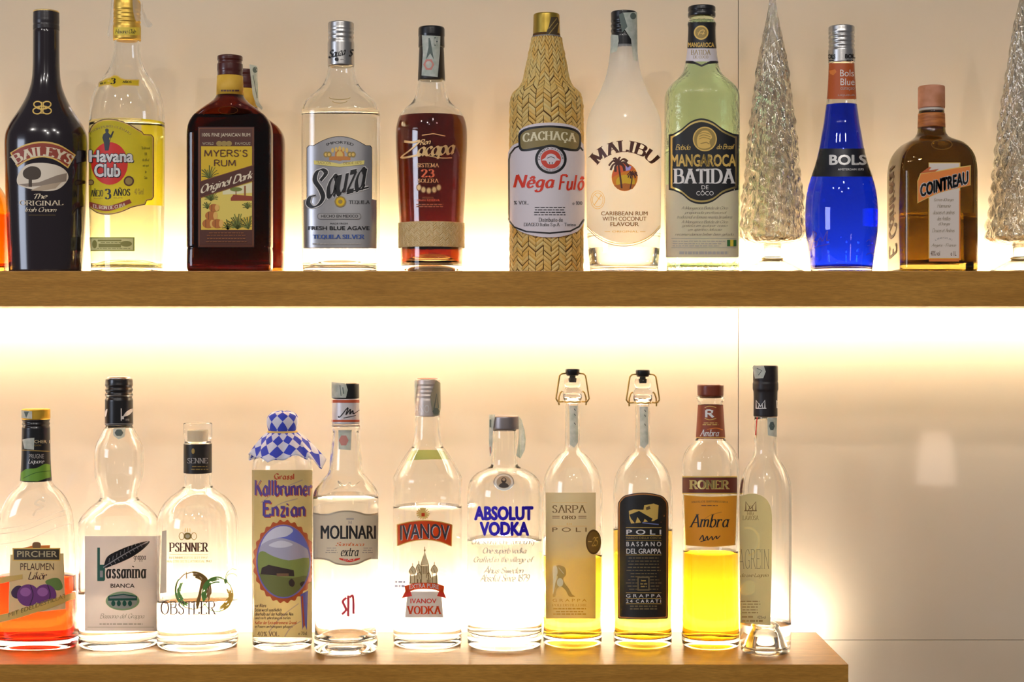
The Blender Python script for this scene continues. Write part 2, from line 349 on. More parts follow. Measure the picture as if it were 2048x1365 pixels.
class Label:
    """paper, foil or ink wrapped round a Body; all shapes are given in picture pixels and land on its front surface"""
    def __init__(s, B, Z, name, parent, base=.00025, step=.00004, dx=5.0, dy=7.0, back=False):
        s.B, s.Z, s.name, s.parent, s.back = B, Z, name, parent, back
        s.dx = dx*Z[2]; s.dy = dy*Z[2] if dy else None
        s.bm = bmesh.new(); s.mats = []; s.lv = base; s.step = step; s.cache = {}
    def mi(s, m):
        if m not in s.mats: s.mats.append(m)
        return s.mats.index(m)
    def tr(s, p): return (s.Z[0]+p[0]/s.Z[2], s.Z[1]+p[1]/s.Z[2])
    def vert(s, p, off):
        k = (round(p[0], 3), round(p[1], 3), round(off*1e6))
        v = s.cache.get(k)
        if v is None:
            q = s.tr(p)
            v = s.cache[k] = s.bm.verts.new(s.B.P2L(q[0], q[1], off, s.back))
        return v
    def put(s, polys, m, off):
        i = s.mi(m)
        for P in polys:
            tris = [[P[a] for a in t] for t in tessellate_polygon([[Vector((x, y, 0)) for x, y in P]])] if len(P) > 3 else [P]
            for T in tris:
                todo = [T]
                for ax, st in ((0, s.dx), (1, s.dy)):
                    if not st: continue
                    nxt = []
                    for Q in todo:
                        lo, hi = min(p[ax] for p in Q), max(p[ax] for p in Q); g = math.floor(lo/st)+1
                        while g*st < hi:
                            A = clip(Q, ax, g*st, True); Q = clip(Q, ax, g*st, False)
                            if len(A) > 2: nxt.append(A)
                            g += 1
                            if len(Q) < 3: break
                        if len(Q) > 2: nxt.append(Q)
                    todo = nxt
                for Q in todo:
                    vs = []
                    for p in Q:
                        v = s.vert(p, off)
                        if v not in vs: vs.append(v)
                    ar = sum(Q[j-1][0]*Q[j][1]-Q[j][0]*Q[j-1][1] for j in range(len(Q)))
                    if (ar > 0) != s.back: vs.reverse()
                    if len(vs) > 2:
                        try: f = s.bm.faces.new(vs)
                        except ValueError: continue
                        f.material_index = i
    def poly(s, P, m, up=True):
        if up: s.lv += s.step
        s.put([P], m, s.lv); return s
    def rect(s, x0, y0, x1, y1, m, r=0):
        if not r: return s.poly([(x0, y0), (x1, y0), (x1, y1), (x0, y1)], m)
        P = []
        for cx, cy, a0 in ((x1-r, y0+r, -90), (x1-r, y1-r, 0), (x0+r, y1-r, 90), (x0+r, y0+r, 180)):
            P += [(cx+r*math.cos(math.radians(a0+a)), cy+r*math.sin(math.radians(a0+a))) for a in range(0, 91, 18)]
        return s.poly(P, m)
    def ell(s, cx, cy, rx, ry, m, n=36, wav=0, amp=0):
        P = [(cx+rx*(1+amp*math.cos(wav*a))*math.cos(a), cy+ry*(1+amp*math.cos(wav*a))*math.sin(a)) for a in (2*math.pi*i/n for i in range(n))]
        return s.poly(P, m)
    def line(s, P, w, m, smooth=False, closed=False, up=False):
        if smooth: P = catmull(P, 5, closed)
        if closed: P = list(P)+[P[0]]
        if up: s.lv += s.step
        s.put(pen_quads(P, w, w, 0), m, s.lv+s.step); return s
    def pen(s, P, thick, thin, m, ang=35, smooth=True):
        P = catmull(P, 5) if smooth else P
        s.put(pen_quads(P, thick, thin, math.radians(-ang)), m, s.lv+s.step*1.5); return s
    def text(s, t, x0, y0, x1, y1, m, font='sans', slope=0.0, arc=0.0, shear=0.0, up=1.5):
        """fit text t into the box; slope = rise of right end (px, + is up), arc = px the middle rises above the ends"""
        polys = text_polys(t, font)
        xs = [p[0] for P in polys for p in P]; ys = [p[1] for P in polys for p in P]
        a, b, c, d = min(xs), max(xs), min(ys), max(ys); out = []
        for P in polys:
            Q = []
            for x, y in P:
                u = (x-a)/(b-a); v = (y-c)/(d-c)
                Q.append((x0+(x1-x0)*u+shear*(v-.5)*(y1-y0), y1+(y0-y1)*v-slope*(u-.5)-arc*(1-(2*u-1)**2)))
            out.append(Q)
        s.put(out, m, s.lv+s.step*up); return s
    def ctext(s, t, cx, cy, R, h, a0, a1, m, font='sans', under=False, up=1.5):
        """text on a circle; angles in degrees clockwise from straight up; under = reads along the bottom"""
        polys = text_polys(t, font); xs = [p[0] for P in polys for p in P]; ys = [p[1] for P in polys for p in P]
        a, b, c, d = min(xs), max(xs), min(ys), max(ys); out = []
        for P in polys:
            Q = []
            for x, y in P:
                th = math.radians(a0+(a1-a0)*(x-a)/(b-a)); r = R-h*(y-c)/(d-c) if under else R+h*(y-c)/(d-c)
                Q.append((cx+r*math.sin(th), cy-r*math.cos(th)))
            out.append(Q)
        s.put(out, m, s.lv+s.step*up); return s
    def micro(s, x0, x1, ys, m, h=4.0, seed=1, center=True):
        rnd = random.Random(seed)
        for y in ys:
            L = (x1-x0)*rnd.uniform(.7, 1); x = (x0+x1)/2-L/2 if center else x0; e = x+L
            while x < e:
                w = rnd.uniform(8, 24); s.put([[(x, y-h/2), (min(x+w, e), y-h/2), (min(x+w, e), y+h/2), (x, y+h/2)]], m, s.lv+s.step*1.5); x += w+4
        return s
    def done(s, label=None):
        o = mk(s.name, s.bm, s.mats or [MC['paper']], s.parent)
        if label: o['label'] = label
        return o

# ------------------------------------------------------------------ the setting
def wood(name, c1, c2, c3, axis_scale):
    m = bpy.data.materials.new(name); m.use_nodes = True; nt = m.node_tree; p = nt.nodes['Principled BSDF']; p.inputs['Roughness'].default_value = .33
    tc = nt.nodes.new('ShaderNodeTexCoord')
    def noise(sc, stretch, det):
        mp = nt.nodes.new('ShaderNodeMapping'); mp.inputs['Scale'].default_value = stretch
        n = nt.nodes.new('ShaderNodeTexNoise'); n.inputs['Scale'].default_value = sc; n.inputs['Detail'].default_value = det; n.inputs['Roughness'].default_value = .6
        nt.links.new(tc.outputs['Object'], mp.inputs[0]); nt.links.new(mp.outputs[0], n.inputs['Vector']); return n
    a = noise(6, (1.2, 14, 14), 6); b = noise(70, (1, 9, 9), 4); c = noise(2.2, (1, 3, 3), 2)
    r = nt.nodes.new('ShaderNodeValToRGB'); e = r.color_ramp.elements; e[0].position = .32; e[1].position = .68; e[0].color = (*c1, 1); e[1].color = (*c2, 1)
    nt.links.new(a.outputs['Fac'], r.inputs[0])
    r2 = nt.nodes.new('ShaderNodeValToRGB'); e = r2.color_ramp.elements; e[0].position = .38; e[1].position = .62; e[0].color = (.72, .72, .72, 1); e[1].color = (1.1, 1.1, 1.1, 1)
    nt.links.new(b.outputs['Fac'], r2.inputs[0])
    mx = nt.nodes.new('ShaderNodeMix'); mx.data_type = 'RGBA'; mx.blend_type = 'MULTIPLY'; mx.inputs[0].default_value = .8
    nt.links.new(r.outputs[0], mx.inputs[6]); nt.links.new(r2.outputs[0], mx.inputs[7])
    m2 = nt.nodes.new('ShaderNodeMix'); m2.data_type = 'RGBA'; nt.links.new(c.outputs['Fac'], m2.inputs[0]); m2.inputs[7].default_value = (*c3, 1)
    mth = nt.nodes.new('ShaderNodeMath'); mth.operation = 'MULTIPLY'; mth.inputs[1].default_value = .5; nt.links.new(c.outputs['Fac'], mth.inputs[0]); nt.links.new(mth.outputs[0], m2.inputs[0])
    nt.links.new(mx.outputs[2], m2.inputs[6]); nt.links.new(m2.outputs[2], p.inputs['Base Color'])
    bp = nt.nodes.new('ShaderNodeBump'); bp.inputs['Strength'].default_value = .15; bp.inputs['Distance'].default_value = .0006
    nt.links.new(b.outputs['Fac'], bp.inputs['Height']); nt.links.new(bp.outputs[0], p.inputs['Normal'])
    return m
WOOD = wood('shelf_veneer', (.43, .195, .026), (.64, .32, .055), (.49, .215, .034), None)
WALLM = mottle('wall_panel', (.77, .625, .455), (.80, .655, .48), 3.0, rough=.55, coat=0)
wp = WALLM.node_tree.nodes['Principled BSDF']; wp.inputs['Coat Weight'].default_value = 1.0; wp.inputs['Coat Roughness'].default_value = .045; wp.inputs['Specular IOR Level'].default_value = .2
GROOVE = pm('panel_joint', (.62, .52, .42), .8)
LED = pm('light_strip_diffuser', (.9, .9, .85), .5, emit=(1, .91, .62), estr=74.0)
LEDL = pm('light_strip_diffuser_bright', (.9, .9, .85), .5, emit=(1, .98, .88), estr=90.0)
LEDD = pm('light_strip_diffuser_down', (.9, .9, .85), .5, emit=(.98, 1, 1.06), estr=18.0)
DARKFLOOR = mottle('floor_boards', (.10, .06, .035), (.16, .10, .06), 8, (1, 6, 1), .4)

kW = (WALL_Y-CAMY)/F
xj = (1476.5-1024)*kW; zj = HZ-(1281-HPX)*kW
bm = bmesh.new(); g = .0004
xs = [(-2.9, xj-.002-1.2), (xj+.002-1.2-.002, xj-g), (xj+g, 2.9)]; xs[1] = (xj-1.2+g, xj-g); xs[0] = (-2.9, xj-1.2-g)
for x0, x1 in xs:
    for z0, z1 in ((0, zj-g), (zj+g, 2.9)): box(bm, x0, WALL_Y, z0, x1, WALL_Y+.018, z1, .0004)
box(bm, -2.9, WALL_Y+.0185, 0, 2.9, WALL_Y+.03, 2.9, mi=1)
wall = mk('wall_back', bm, [WALLM, GROOVE], smooth=False); tag(wall, kind='structure')
bm = bmesh.new(); box(bm, -2.9, -5.5, -.05, 2.9, WALL_Y+.03, 0)
tag(mk('floor', bm, DARKFLOOR, smooth=False), kind='structure')

def shelf(name, x0, x1, zt, label, led, strip_end, brackets):
    th = 71/1600; r = bpy.data.objects.new(name, None); COL.objects.link(r); r.location = (0, 0, zt); r.empty_display_size = .1
    tag(r, label, 'shelf')
    bm = bmesh.new(); box(bm, x0, 0, -th, x1, .214, 0, .0009)
    mk('board', bm, WOOD, r, smooth=False)
    for za, zb, lm in ((-.012, -.003, led), (-th+.003, -th+.012, LEDD)):
        bm = bmesh.new(); ns = int((strip_end-x0-.02)/.03); sl = (strip_end-x0-.02)/ns
        for i in range(ns): box(bm, x0+.02+i*sl, .2145, za, x0+.02+(i+1)*sl, .219, zb)
        mk('light_strip', bm, lm, r, smooth=False)
    bm = bmesh.new(); box(bm, x0+.02, .2088, -.0006, strip_end, .2102, .0001)
    mk('light_channel', bm, pm('channel_shadow_line', (.2, .13, .06), .6), r, smooth=False)
    for bx in brackets:
        bm = bmesh.new(); box(bm, bx-.01, .213, -th*.7, bx+.01, WALL_Y+.002, -th*.35)
        mk('bracket', bm, pm('steel', (.5, .5, .5), .35, 1), r, smooth=False)
    return r
shelf('wall_shelf', -1.7, 1.7, SHELF_UP, 'upper long oak-veneer shelf with backlight, running right across behind the bar', LED, 1.66, (-1.3, 1.3))
shelf('wall_shelf', -1.7, (1697-1024)/1600, SHELF_LO, 'lower oak-veneer shelf that ends with a cut corner before the bare wall', LEDL, (1627-1024)*2.214/F, (-1.3, .40))

# ------------------------------------------------------------------ shared materials
CLEAR = pm('clear_glass', (.985, .99, .98), 0, trans=1, ior=1.47)
GREENGL = pm('pale_green_glass', (.80, .955, .78), 0, trans=1, ior=1.47, bump=(160, .7, .0012, (1, 1, .6)))
BROWNGL = pm('brown_glass', (.36, .105, .012), 0, trans=1, ior=1.5)
AMBERGL = pm('amber_glass', (.27, .19, .045), 0, trans=1, ior=1.5)
CRINKLE = pm('crinkled_glass', (.90, .88, .82), 0.0, trans=1, ior=1.48, bump=(170, .9, .006, (1, 1, .4)))
nt = CRINKLE.node_tree; gl = nt.nodes.new('ShaderNodeBsdfGlossy'); gl.inputs['Color'].default_value = (.80, .77, .70, 1); gl.inputs['Roughness'].default_value = .06
mx = nt.nodes.new('ShaderNodeMixShader'); mx.inputs[0].default_value = .33; bn_ = [n for n in nt.nodes if n.type == 'BUMP'][0]
nt.links.new(bn_.outputs[0], gl.inputs['Normal']); nt.links.new(nt.nodes['Principled BSDF'].outputs[0], mx.inputs[1]); nt.links.new(gl.outputs[0], mx.inputs[2]); nt.links.new(mx.outputs[0], nt.nodes['Material Output'].inputs[0])
def liq(name, c): return pm('liquid_'+name, c, 0, trans=1, ior=1.335)
WATER = liq('clear', (.985, .985, .97)); PALE = liq('pale_yellow', (.93, .92, .60))
paper = pm('paper', alb(205, 198, 200), .7, translucent=.22)
cream = pm('cream_paper', alb(214, 202, 165), .65, translucent=.35)
INK = pm('black_ink', (.012, .011, .012), .45); BROWNINK = pm('brown_ink', alb(70, 40, 28), .5)
GOLD = pm('gold_foil', (.80, .60, .22), .32, 1.0); PGOLD = pm('gold_ink', alb(200, 165, 85), .45); DGOLD = pm('dark_gold_ink', alb(130, 108, 55), .5)
WHITE = pm('white_ink', alb(225, 220, 215), .5); REDI = pm('red_ink', alb(190, 45, 30), .5); ORANGE = pm('orange_red_ink', alb(240, 84, 30), .5, translucent=.4)
BLACKPL = pm('black_plastic', (.012, .011, .012), .3, coat=.3); SILVER = pm('silver_metal', (.62, .60, .58), .32, 1.0)
TAX = mottle('tax_strip_paper', alb(160, 168, 156), alb(196, 199, 190), 120, rough=.7, translucent=.3)
TAXD = pm('tax_strip_print', alb(75, 85, 80), .7); TAXP = pm('tax_strip_seal', alb(165, 110, 100), .7)
GREY = pm('grey_ink', alb(140, 135, 130), .6); OLIVE = pm('olive_ink', alb(120, 115, 60), .6)

Z1 = (0, 0, 2.439); Z2 = (340, 80, 2.843); Z3 = (760, 0, 2.438); Z4 = (1150, 0, 2.437); Z5 = (1470, 0, 2.439); Z6 = (1740, 0, 2.438)
Y1 = (0, 740, 2.275); Y2 = (300, 800, 2.526); Y3 = (610, 740, 2.275); Y4 = (910, 800, 2.529); Y5 = (1200, 730, 2.239); Y6 = (1340, 720, 2.1175)
P1 = (0, 0, 1.0)
def rows(Z, L):
    return [(Z[1]+y/Z[2], (r-l)/2/Z[2]) for y, l, r in L]
def base_D(ycontact, hw, R):
    Df = (HZ-SHELF_LO)*F/(ycontact-HPX); return Df/(1-R*hw/F)
def root(name, B, label, cat, group):
    r = bpy.data.objects.new(name, None); COL.objects.link(r); r.location = B.root_loc; r.empty_display_size = .03
    return tag(r, label, cat, group)
def glass(B, r, mat=CLEAR, t=.0026, tb=.009, top=None, punt=.003, liquid=None, level=None, dome=.004, seg=88, sharp=None):
    zt = B.z(top) if top else B.top
    bm = bmesh.new(); outer(bm, B, seg, punt, z1=zt); inner(bm, B, tb, zt-.003, t, seg, dome=dome)
    g = mk('glass_body', bm, mat, r, sharp=sharp)
    if liquid:
        bm = bmesh.new(); inner(bm, B, tb-.0002, B.z(level), t-.00025, seg, flip=False, dome=dome); mk('liquid', bm, liquid, r, sharp=60)
    return g
def ripple(y0, y1, hw, n, amp):
    P = []; k = n*4
    for i in range(k+1):
        y = y0+(y1-y0)*i/k; P.append((y, hw-amp*(.5-.5*math.cos(2*math.pi*n*i/k))))
    return P
def cap(B, r, name, mat, pts, knurl=None, label=None, cx=None, top_r=2.0, seg=72):
    C = Body(cx or B.cx, B.D, pts, B.shelf); bm = bmesh.new()
    y0, y1 = min(p[0] for p in pts), max(p[0] for p in pts)
    cap_mesh(bm, C, y0, y1, seg, knurl=knurl, top_r=top_r); C.X0 = B.X0+(C.cx-B.cx)*B.k
    o = mk(name, bm, mat, r, sharp=50)
    if cx: o.location.x = (cx-B.cx)*B.k
    if label: o['label'] = label
    return o, C
def strip(C, Z, parent, pts, marks=None, name='tax_strip', mat=None, off=.0006):
    C2 = C
    L = Label(C2, Z, name, parent, base=off, dx=3, dy=4); L.poly(pts, mat or TAX)
    if marks: marks(L)
    return L.done()
UG = 'bottles on the upper shelf'; LG = 'bottles on the lower shelf'

# ================================================================== UPPER SHELF
# --- brown flask at the left edge of the frame
B = Body(-62, 2.12, [(200, 24), (330, 26), (352, 36), (372, 58), (392, 70), (425, 77.5), (480, 79), (540, 79)], SHELF_UP, .62, 3)
r = root('liquor_bottle', B, 'amber bottle mostly cut off by the left edge, beside the dark cream liqueur', 'bottle', UG)
glass(B, r, pm('orange_amber_glass', (.92, .50, .06), 0, trans=1, ior=1.5), liquid=liq('orange_red', (.80, .20, .02)), level=428)
cap(B, r, 'cap', BROWNINK, [(170, 26), (215, 26)])

# --- dark cream liqueur bottle
B = Body(92.5, 2.10, [(62, 25.5), (120, 25.8), (150, 27), (165, 29), (190, 36.5), (210, 46), (225, 55), (240, 65), (255, 73.5), (272, 79.5), (290, 80.8), (330, 80), (400, 78), (470, 75.5), (540, 72)], SHELF_UP, .8, 2.2)
r = root('liquor_bottle', B, 'dark brown cream liqueur bottle with long neck and red arched banner label', 'bottle', UG)
DK = pm('dark_brown_lacquer', (.022, .014, .018), .16, coat=.5, spec=.6)
bm = bmesh.new(); outer(bm, B); mk('glass_body', bm, DK, r)
_, C = cap(B, r, 'cap', pm('dark_cap', (.035, .028, .03), .3), [(23, 24.5), (27, 25.2), (44, 25.5), (50, 25.0), (52, 25.6), (60.5, 25.6), (62, 24.6)], knurl=(28, 40, .25, 1))
C = Body(92.5, B.D, [(20, 25.4), (30, 25.4)], SHELF_UP); bm = bmesh.new(); cap_mesh(bm, C, 22.2, 25.5); mk('cap_rim', bm, pm('rim_gold', alb(190, 165, 110), .3, .6), r)
L = Label(B, Z1, 'neck_emblem', r, dy=6)
for x, y, a, b in ((184, 509, 19, 14), (181, 541, 20, 15), (229, 509, 19, 14), (229, 541, 21, 15), (206, 525, 26, 7)):
    L.line([(x+a*math.cos(t), y+b*math.sin(t)) for t in [2*math.pi*i/20 for i in range(20)]], 6, PGOLD, closed=True)
L.line([(203, 497), (201, 555)], 5, PGOLD).line([(211, 497), (209, 555)], 5, PGOLD).done()
L = Label(B, Z1, 'front_label', r, dy=8)
def banner(d): 
    return catmull([(50+d, 746), (120, 706+d), (205, 690+d), (290, 706+d), (368-d*1.2, 756)], 5)+catmull([(331-d*.3, 822-d*1.2), (270, 782-d), (205, 768-d), (140, 782-d), (85+d*.3, 816-d*1.2)], 5)
L.poly(banner(0), PGOLD); L.poly(banner(8), pm('banner_red', alb(122, 48, 32), .5))
L.ctext('BAILEYS', 207, 985, 222, 48, -36, 36, pm('cream_ink', alb(222, 205, 175), .5), 'serifb')
sky = pm('picture_cream', alb(205, 192, 172), .6); L.poly(catmull([(90, 850), (130, 805), (205, 795), (280, 808), (325, 840), (328, 880), (280, 925), (200, 932), (120, 915), (85, 895)], 4, True), sky)
hill = pm('picture_grey', alb(120, 106, 92), .6); L.poly([(90, 900), (190, 890), (280, 855), (325, 845), (322, 885), (230, 905), (130, 912)], hill)
L.poly([(150, 930), (205, 905), (300, 888), (270, 920), (200, 932)], pm('picture_brown', alb(150, 132, 110), .6))
tree = pm('picture_dark', alb(62, 52, 42), .7); L.poly(catmull([(112, 850), (120, 828), (150, 812), (185, 818), (200, 842), (192, 868), (160, 878), (125, 870)], 4, True), tree); L.rect(140, 870, 156, 912, tree)
cr = pm('cream_ink', (1, 1, 1)); L.text('The', 165, 945, 232, 971, cr, 'script', slope=3).text('ORIGINAL', 95, 977, 308, 1001, cr, 'serif', arc=-3).text('Irish Cream', 122, 1011, 275, 1035, cr, 'script')
L.line([(140, 1050), (270, 1050)], 1.5, DGOLD).done()

# --- clear rum bottle with yellow label
B = Body(254, 2.11, [(60, 22), (82, 25), (100, 25.5), (112, 27), (125, 30), (138, 35), (150, 42), (163, 52), (175, 60), (188, 66), (200, 69.5), (225, 73), (260, 74.5), (400, 73.5), (540, 71)], SHELF_UP)
r = root('liquor_bottle', B, 'clear rum bottle with yellow label, red disc and gold screw cap under clear film', 'bottle', UG)
glass(B, r, liquid=PALE, level=245, punt=.008, dome=.009)
GC = pm('gold_cap', alb(172, 140, 62, .42), .38, .7)
_, C = cap(B, r, 'cap', GC, [(1, 25.5), (10, 27)]+ripple(20, 52, 27, 4, 1.1)+[(55, 27.4), (80, 27.4), (81.5, 26.8)], knurl=(3, 18, .5, 1))
L = Label(C, Z1, 'cap_band', r, dx=3); L.rect(558, 133, 688, 172, pm('yellow_band', alb(205, 180, 60), .4)); L.text('Havana Club', 563, 142, 662, 164, INK, 'script').done()
YEL = pm('yellow_paper', (.93, .84, .07), .55, translucent=.6)
L = Label(B, Z1, 'neck_label', r, dy=4)
L.poly([(482, 426), (486, 402), (515, 384), (536, 378), (556, 366), (574, 368), (590, 380), (610, 387), (680, 388), (678, 420), (600, 417), (578, 424), (560, 428), (535, 415), (510, 416)], PGOLD)
L.poly([(487, 421), (490, 405), (517, 389), (540, 382), (557, 371), (572, 373), (588, 385), (610, 392), (675, 393), (673, 415), (600, 412), (578, 419), (560, 423), (537, 410), (510, 411)], YEL)
L.text('3', 540, 382, 565, 410, INK, 'serifb', shear=.2).text('AÑOS', 597, 392, 641, 405, INK, 'serifb').text('AÑEJO', 490, 400, 518, 411, INK, 'serifb', slope=6).done()
L = Label(B, Z1, 'back_label', r, back=True); L.rect(655, 612, 790, 1005, YEL).done()
L = Label(B, Z1, 'front_label', r)
out = catmull([(437, 650), (455, 610), (500, 585), (560, 584), (620, 603), (670, 632), (692, 644)], 4)+[(700, 656), (738, 659), (747, 672), (747, 962), (738, 974), (714, 978), (706, 998), (670, 1005)]+catmull([(640, 1012), (590, 1034), (530, 1046), (475, 1038), (437, 1008)], 4)
cx0, cy0 = 592, 815
L.poly(out, YEL); L.line(out, 4, BROWNINK).line([(cx0+(x-cx0)*(.974 if x > 440 else 1), cy0+(y-cy0)*.982) for x, y in out], 4, PGOLD)
L.ell(535, 798, 88, 104, pm('red_disc', alb(172, 32, 22), .5)); RD = BROWNINK
fig = INK
L.poly([(512, 735), (508, 700), (500, 672), (505, 655), (516, 648), (513, 632), (522, 627), (531, 633), (529, 648), (540, 660), (550, 640), (556, 642), (545, 672), (533, 672), (536, 700), (530, 735)], fig); L.line([(552, 640), (530, 705)], 2.5, fig)
for t, a, b, c, d in (('Havana', 438, 733, 650, 792), ('Club', 461, 799, 587, 864)):
    for ox, oy in ((-3.5, 0), (3.5, 0), (0, 3.5), (3.5, 4.5), (0, -3)): L.text(t, a+ox, b+oy, c+ox, d+oy, INK, 'fat', up=1.0)
    L.text(t, a, b, c, d, WHITE, 'fat', up=3)
L.text('AÑEJO', 445, 920, 504, 960, INK, 'serifb').text('3', 511, 922, 543, 973, INK, 'serifb').text('AÑOS', 552, 915, 635, 956, INK, 'serifb')
L.text('RHUM', 460, 965, 500, 972, DGOLD).text('RUM', 556, 963, 596, 970, DGOLD).text('40 %vol', 655, 920, 698, 950, DGOLD)
L.poly(catmull([(440, 985), (530, 1004), (632, 972)], 6)+catmull([(642, 990), (530, 1030), (440, 1012)], 6), pm('banner_red', (1, 1, 1)))
L.text('EL RON DE CUBA', 455, 992, 612, 1010, cr, 'serifb', arc=-12, slope=8)
for x, y, q in ((628, 884, 25), (447, 890, 14)): L.ell(x, y, q, q, BROWNINK); L.ell(x, y, q*.7, q*.7, DGOLD)
L.ctext('RON PURO CUBANO', 535, 770, 148, 11, -35, 42, DGOLD, 'serif')
for i, t in enumerate(['Traditional', 'rum', 'distilled', 'and aged', 'in', 'Cuba']):
    w = 3.6*len(t); L.text(t, 709-w/2, 716+29*i, 709+w/2, 729+29*i, INK, 'serif')
L.done()
L = Label(B, Z1, 'guarantee_stamp', r); L.rect(441, 1158, 656, 1226, pm('stamp_green', alb(128, 128, 62), .6)); L.rect(448, 1164, 649, 1220, pm('stamp_pale', alb(182, 176, 120), .6))
L.rect(478, 1170, 592, 1178, OLIVE).rect(482, 1190, 590, 1208, OLIVE).ell(463, 1192, 11, 20, OLIVE).ell(615, 1190, 28, 14, OLIVE); L.micro(470, 640, (1184, 1213), OLIVE, 3); L.done()
# clear film over the cap
bm = bmesh.new(); rnd = random.Random(3); R0 = 29*B.k
for a0, a1, zt, zb, fl in ((-.5, 1.0, 12, 58, 16), (2.35, 3.3, 0, 78, 9)):
    G = [[bm.verts.new(((R0+fl*B.k*v*v*(1+.3*math.sin(5*a+2*v))+.0012*rnd.random())*math.cos(a), -(R0+fl*B.k*v*v)*math.sin(a)*.9, B.z(-6+(zt+(zb-zt)*v)+5*math.sin(6*a)))) for v in [j/6 for j in range(7)]] for a in [a0+(a1-a0)*i/14 for i in range(15)]]
    for i in range(14):
        for j in range(6): bm.faces.new((G[i][j], G[i+1][j], G[i+1][j+1], G[i][j+1]))
FILM = bpy.data.materials.new('clear_film'); FILM.use_nodes = True; nt = FILM.node_tree; p = nt.nodes['Principled BSDF']; p.inputs['Base Color'].default_value = (.9, .9, .88, 1); p.inputs['Roughness'].default_value = .15; p.inputs['Alpha'].default_value = .28
mk('plastic_film', bm, FILM, r)

# --- two dark rum flasks, one behind the other
def flask(cx, D, label, front):
    k = 2.07/D
    yb = lambda y: HPX+(y-HPX)*k
    P = [(yb(y), w*k) for y, w in [(150, 24), (190, 26), (196, 28.5), (205, 36), (214, 47), (224, 60), (233, 71), (245, 79), (258, 83), (275, 84), (400, 84), (494, 84), (497, 82.5), (501, 83.5), (525, 84), (545, 83)]]
    B = Body(cx, D, P, SHELF_UP, .36, 5, base_r=9)
    r = root('rum_bottle', B, label, 'bottle', UG)
    bm = bmesh.new(); outer(bm, B, 112, .004); inner(bm, B, .010, B.top-.004, .003, 112)
    mk('glass_body', bm, BROWNGL, r)
    bm = bmesh.new(); inner(bm, B, .0098, B.z(yb(232 if front else 250)), .0028, 112, flip=False); mk('liquid', bm, liq('dark_rum', (.34, .10, .015)), r)
    CAPM = pm('oxblood_cap', alb(62, 22, 16), .3, coat=.3)
    pts = [(yb(y), w*k) for y, w in [(113.5, 23.5), (116, 25), (122, 25), (124, 23.5), (128, 23.5), (130, 25.2), (142, 25.4), (146, 24.6), (154, 24.6)]]
    _, C = cap(B, r, 'cap', CAPM, pts)
    NB = Body(cx, D, [(yb(150), 25.5*k), (yb(194), 27*k)], SHELF_UP)
    bm = bmesh.new(); z0, z1 = NB.z(yb(192.5)), NB.z(yb(154))
    R_ = [ring(bm, *NB.sec(z), z, 64) for z in (z0, (z0+z1)/2, z1)]; skin(bm, R_, cap0=True, cap1=True)
    mk('neck_label', bm, mottle('ochre_paper', alb(176, 136, 42), alb(196, 156, 58), 60, rough=.6), r, sharp=50)
    return B, r, C, NB
B, r, C, NB = flask(489, 2.178, 'dark brown rum flask half hidden behind another one, pale tax strip over its cap', False)
NB2 = Body(489, 2.178, [(110, 25.5), (150, 26), (200, 27.5), (222, 40)], SHELF_UP)
def mk1(L): L.ell(500, 168, 9, 12, TAXD)
strip(NB2, Z2, r, [(450, 138), (492, 148), (494, 240), (500, 330), (524, 388), (520, 398), (488, 372), (468, 310), (456, 200)], lambda L: (L.ell(481, 170, 13, 17, TAXD), L.line([(470, 200), (492, 330)], 3, TAXD)))
B, r, C, NB = flask(460, 2.065, 'dark brown rum flask with yellow and brown picture label, in front of its twin', True)
L = Label(NB, Z2, 'neck_lettering', r, base=.0004); L.micro(275, 412, (288,), BROWNINK, 10, 4); L.done()
L = Label(B, Z2, 'shoulder_seal', r, dy=6)
L.line([(330+55*math.cos(t), 400+22*math.sin(t)) for t in [i*.314 for i in range(20)]], 3, pm('brown_glass_relief', (.10, .04, .01), .2), closed=True); L.done()
L = Label(B, Z2, 'front_label', r)
DB = pm('dark_brown_paper', alb(66, 30, 18), .5); MB_ = pm('mid_brown_ink', alb(120, 70, 35), .5)
L.rect(160, 495, 478, 1180, DB); L.line([(167, 503), (471, 503), (471, 1172), (167, 1172)], 2.5, MB_, closed=True)
L.text('100% FINE JAMAICAN RUM', 183, 530, 455, 556, cr, 'sans').text('WORLD', 185, 582, 250, 597, cr, 'bold').text('FAMOUS', 370, 582, 457, 597, cr, 'bold')
for x in (280, 308, 335): L.ell(x, 589, 17, 15, DGOLD, 20)
Y_ = pm('label_yellow', alb(214, 176, 34), .5, translucent=.1); L.rect(178, 605, 465, 1080, Y_)
L.poly([(178, 880), (465, 795), (465, 1080), (178, 1080)], pm('label_straw', alb(222, 196, 92), .5)); L.poly([(300, 860), (465, 812), (465, 870), (300, 880)], pm('label_sky', alb(215, 205, 160), .5))
L.poly([(178, 1060), (330, 1030), (465, 1000), (465, 1080), (178, 1080)], pm('label_field', alb(205, 168, 60), .5))
L.poly([(345, 900), (360, 880), (440, 886), (466, 888), (466, 915), (345, 915)], pm('label_roof', alb(120, 50, 28), .6)); L.rect(420, 830, 430, 888, MB_); L.ell(375, 850, 34, 12, pm('label_green', alb(96, 104, 42), .6)); L.rect(372, 858, 377, 885, MB_)
GRN = pm('label_dark_green', alb(70, 74, 24), .6); MG = pm('label_green', (1, 1, 1))
rnd = random.Random(5)
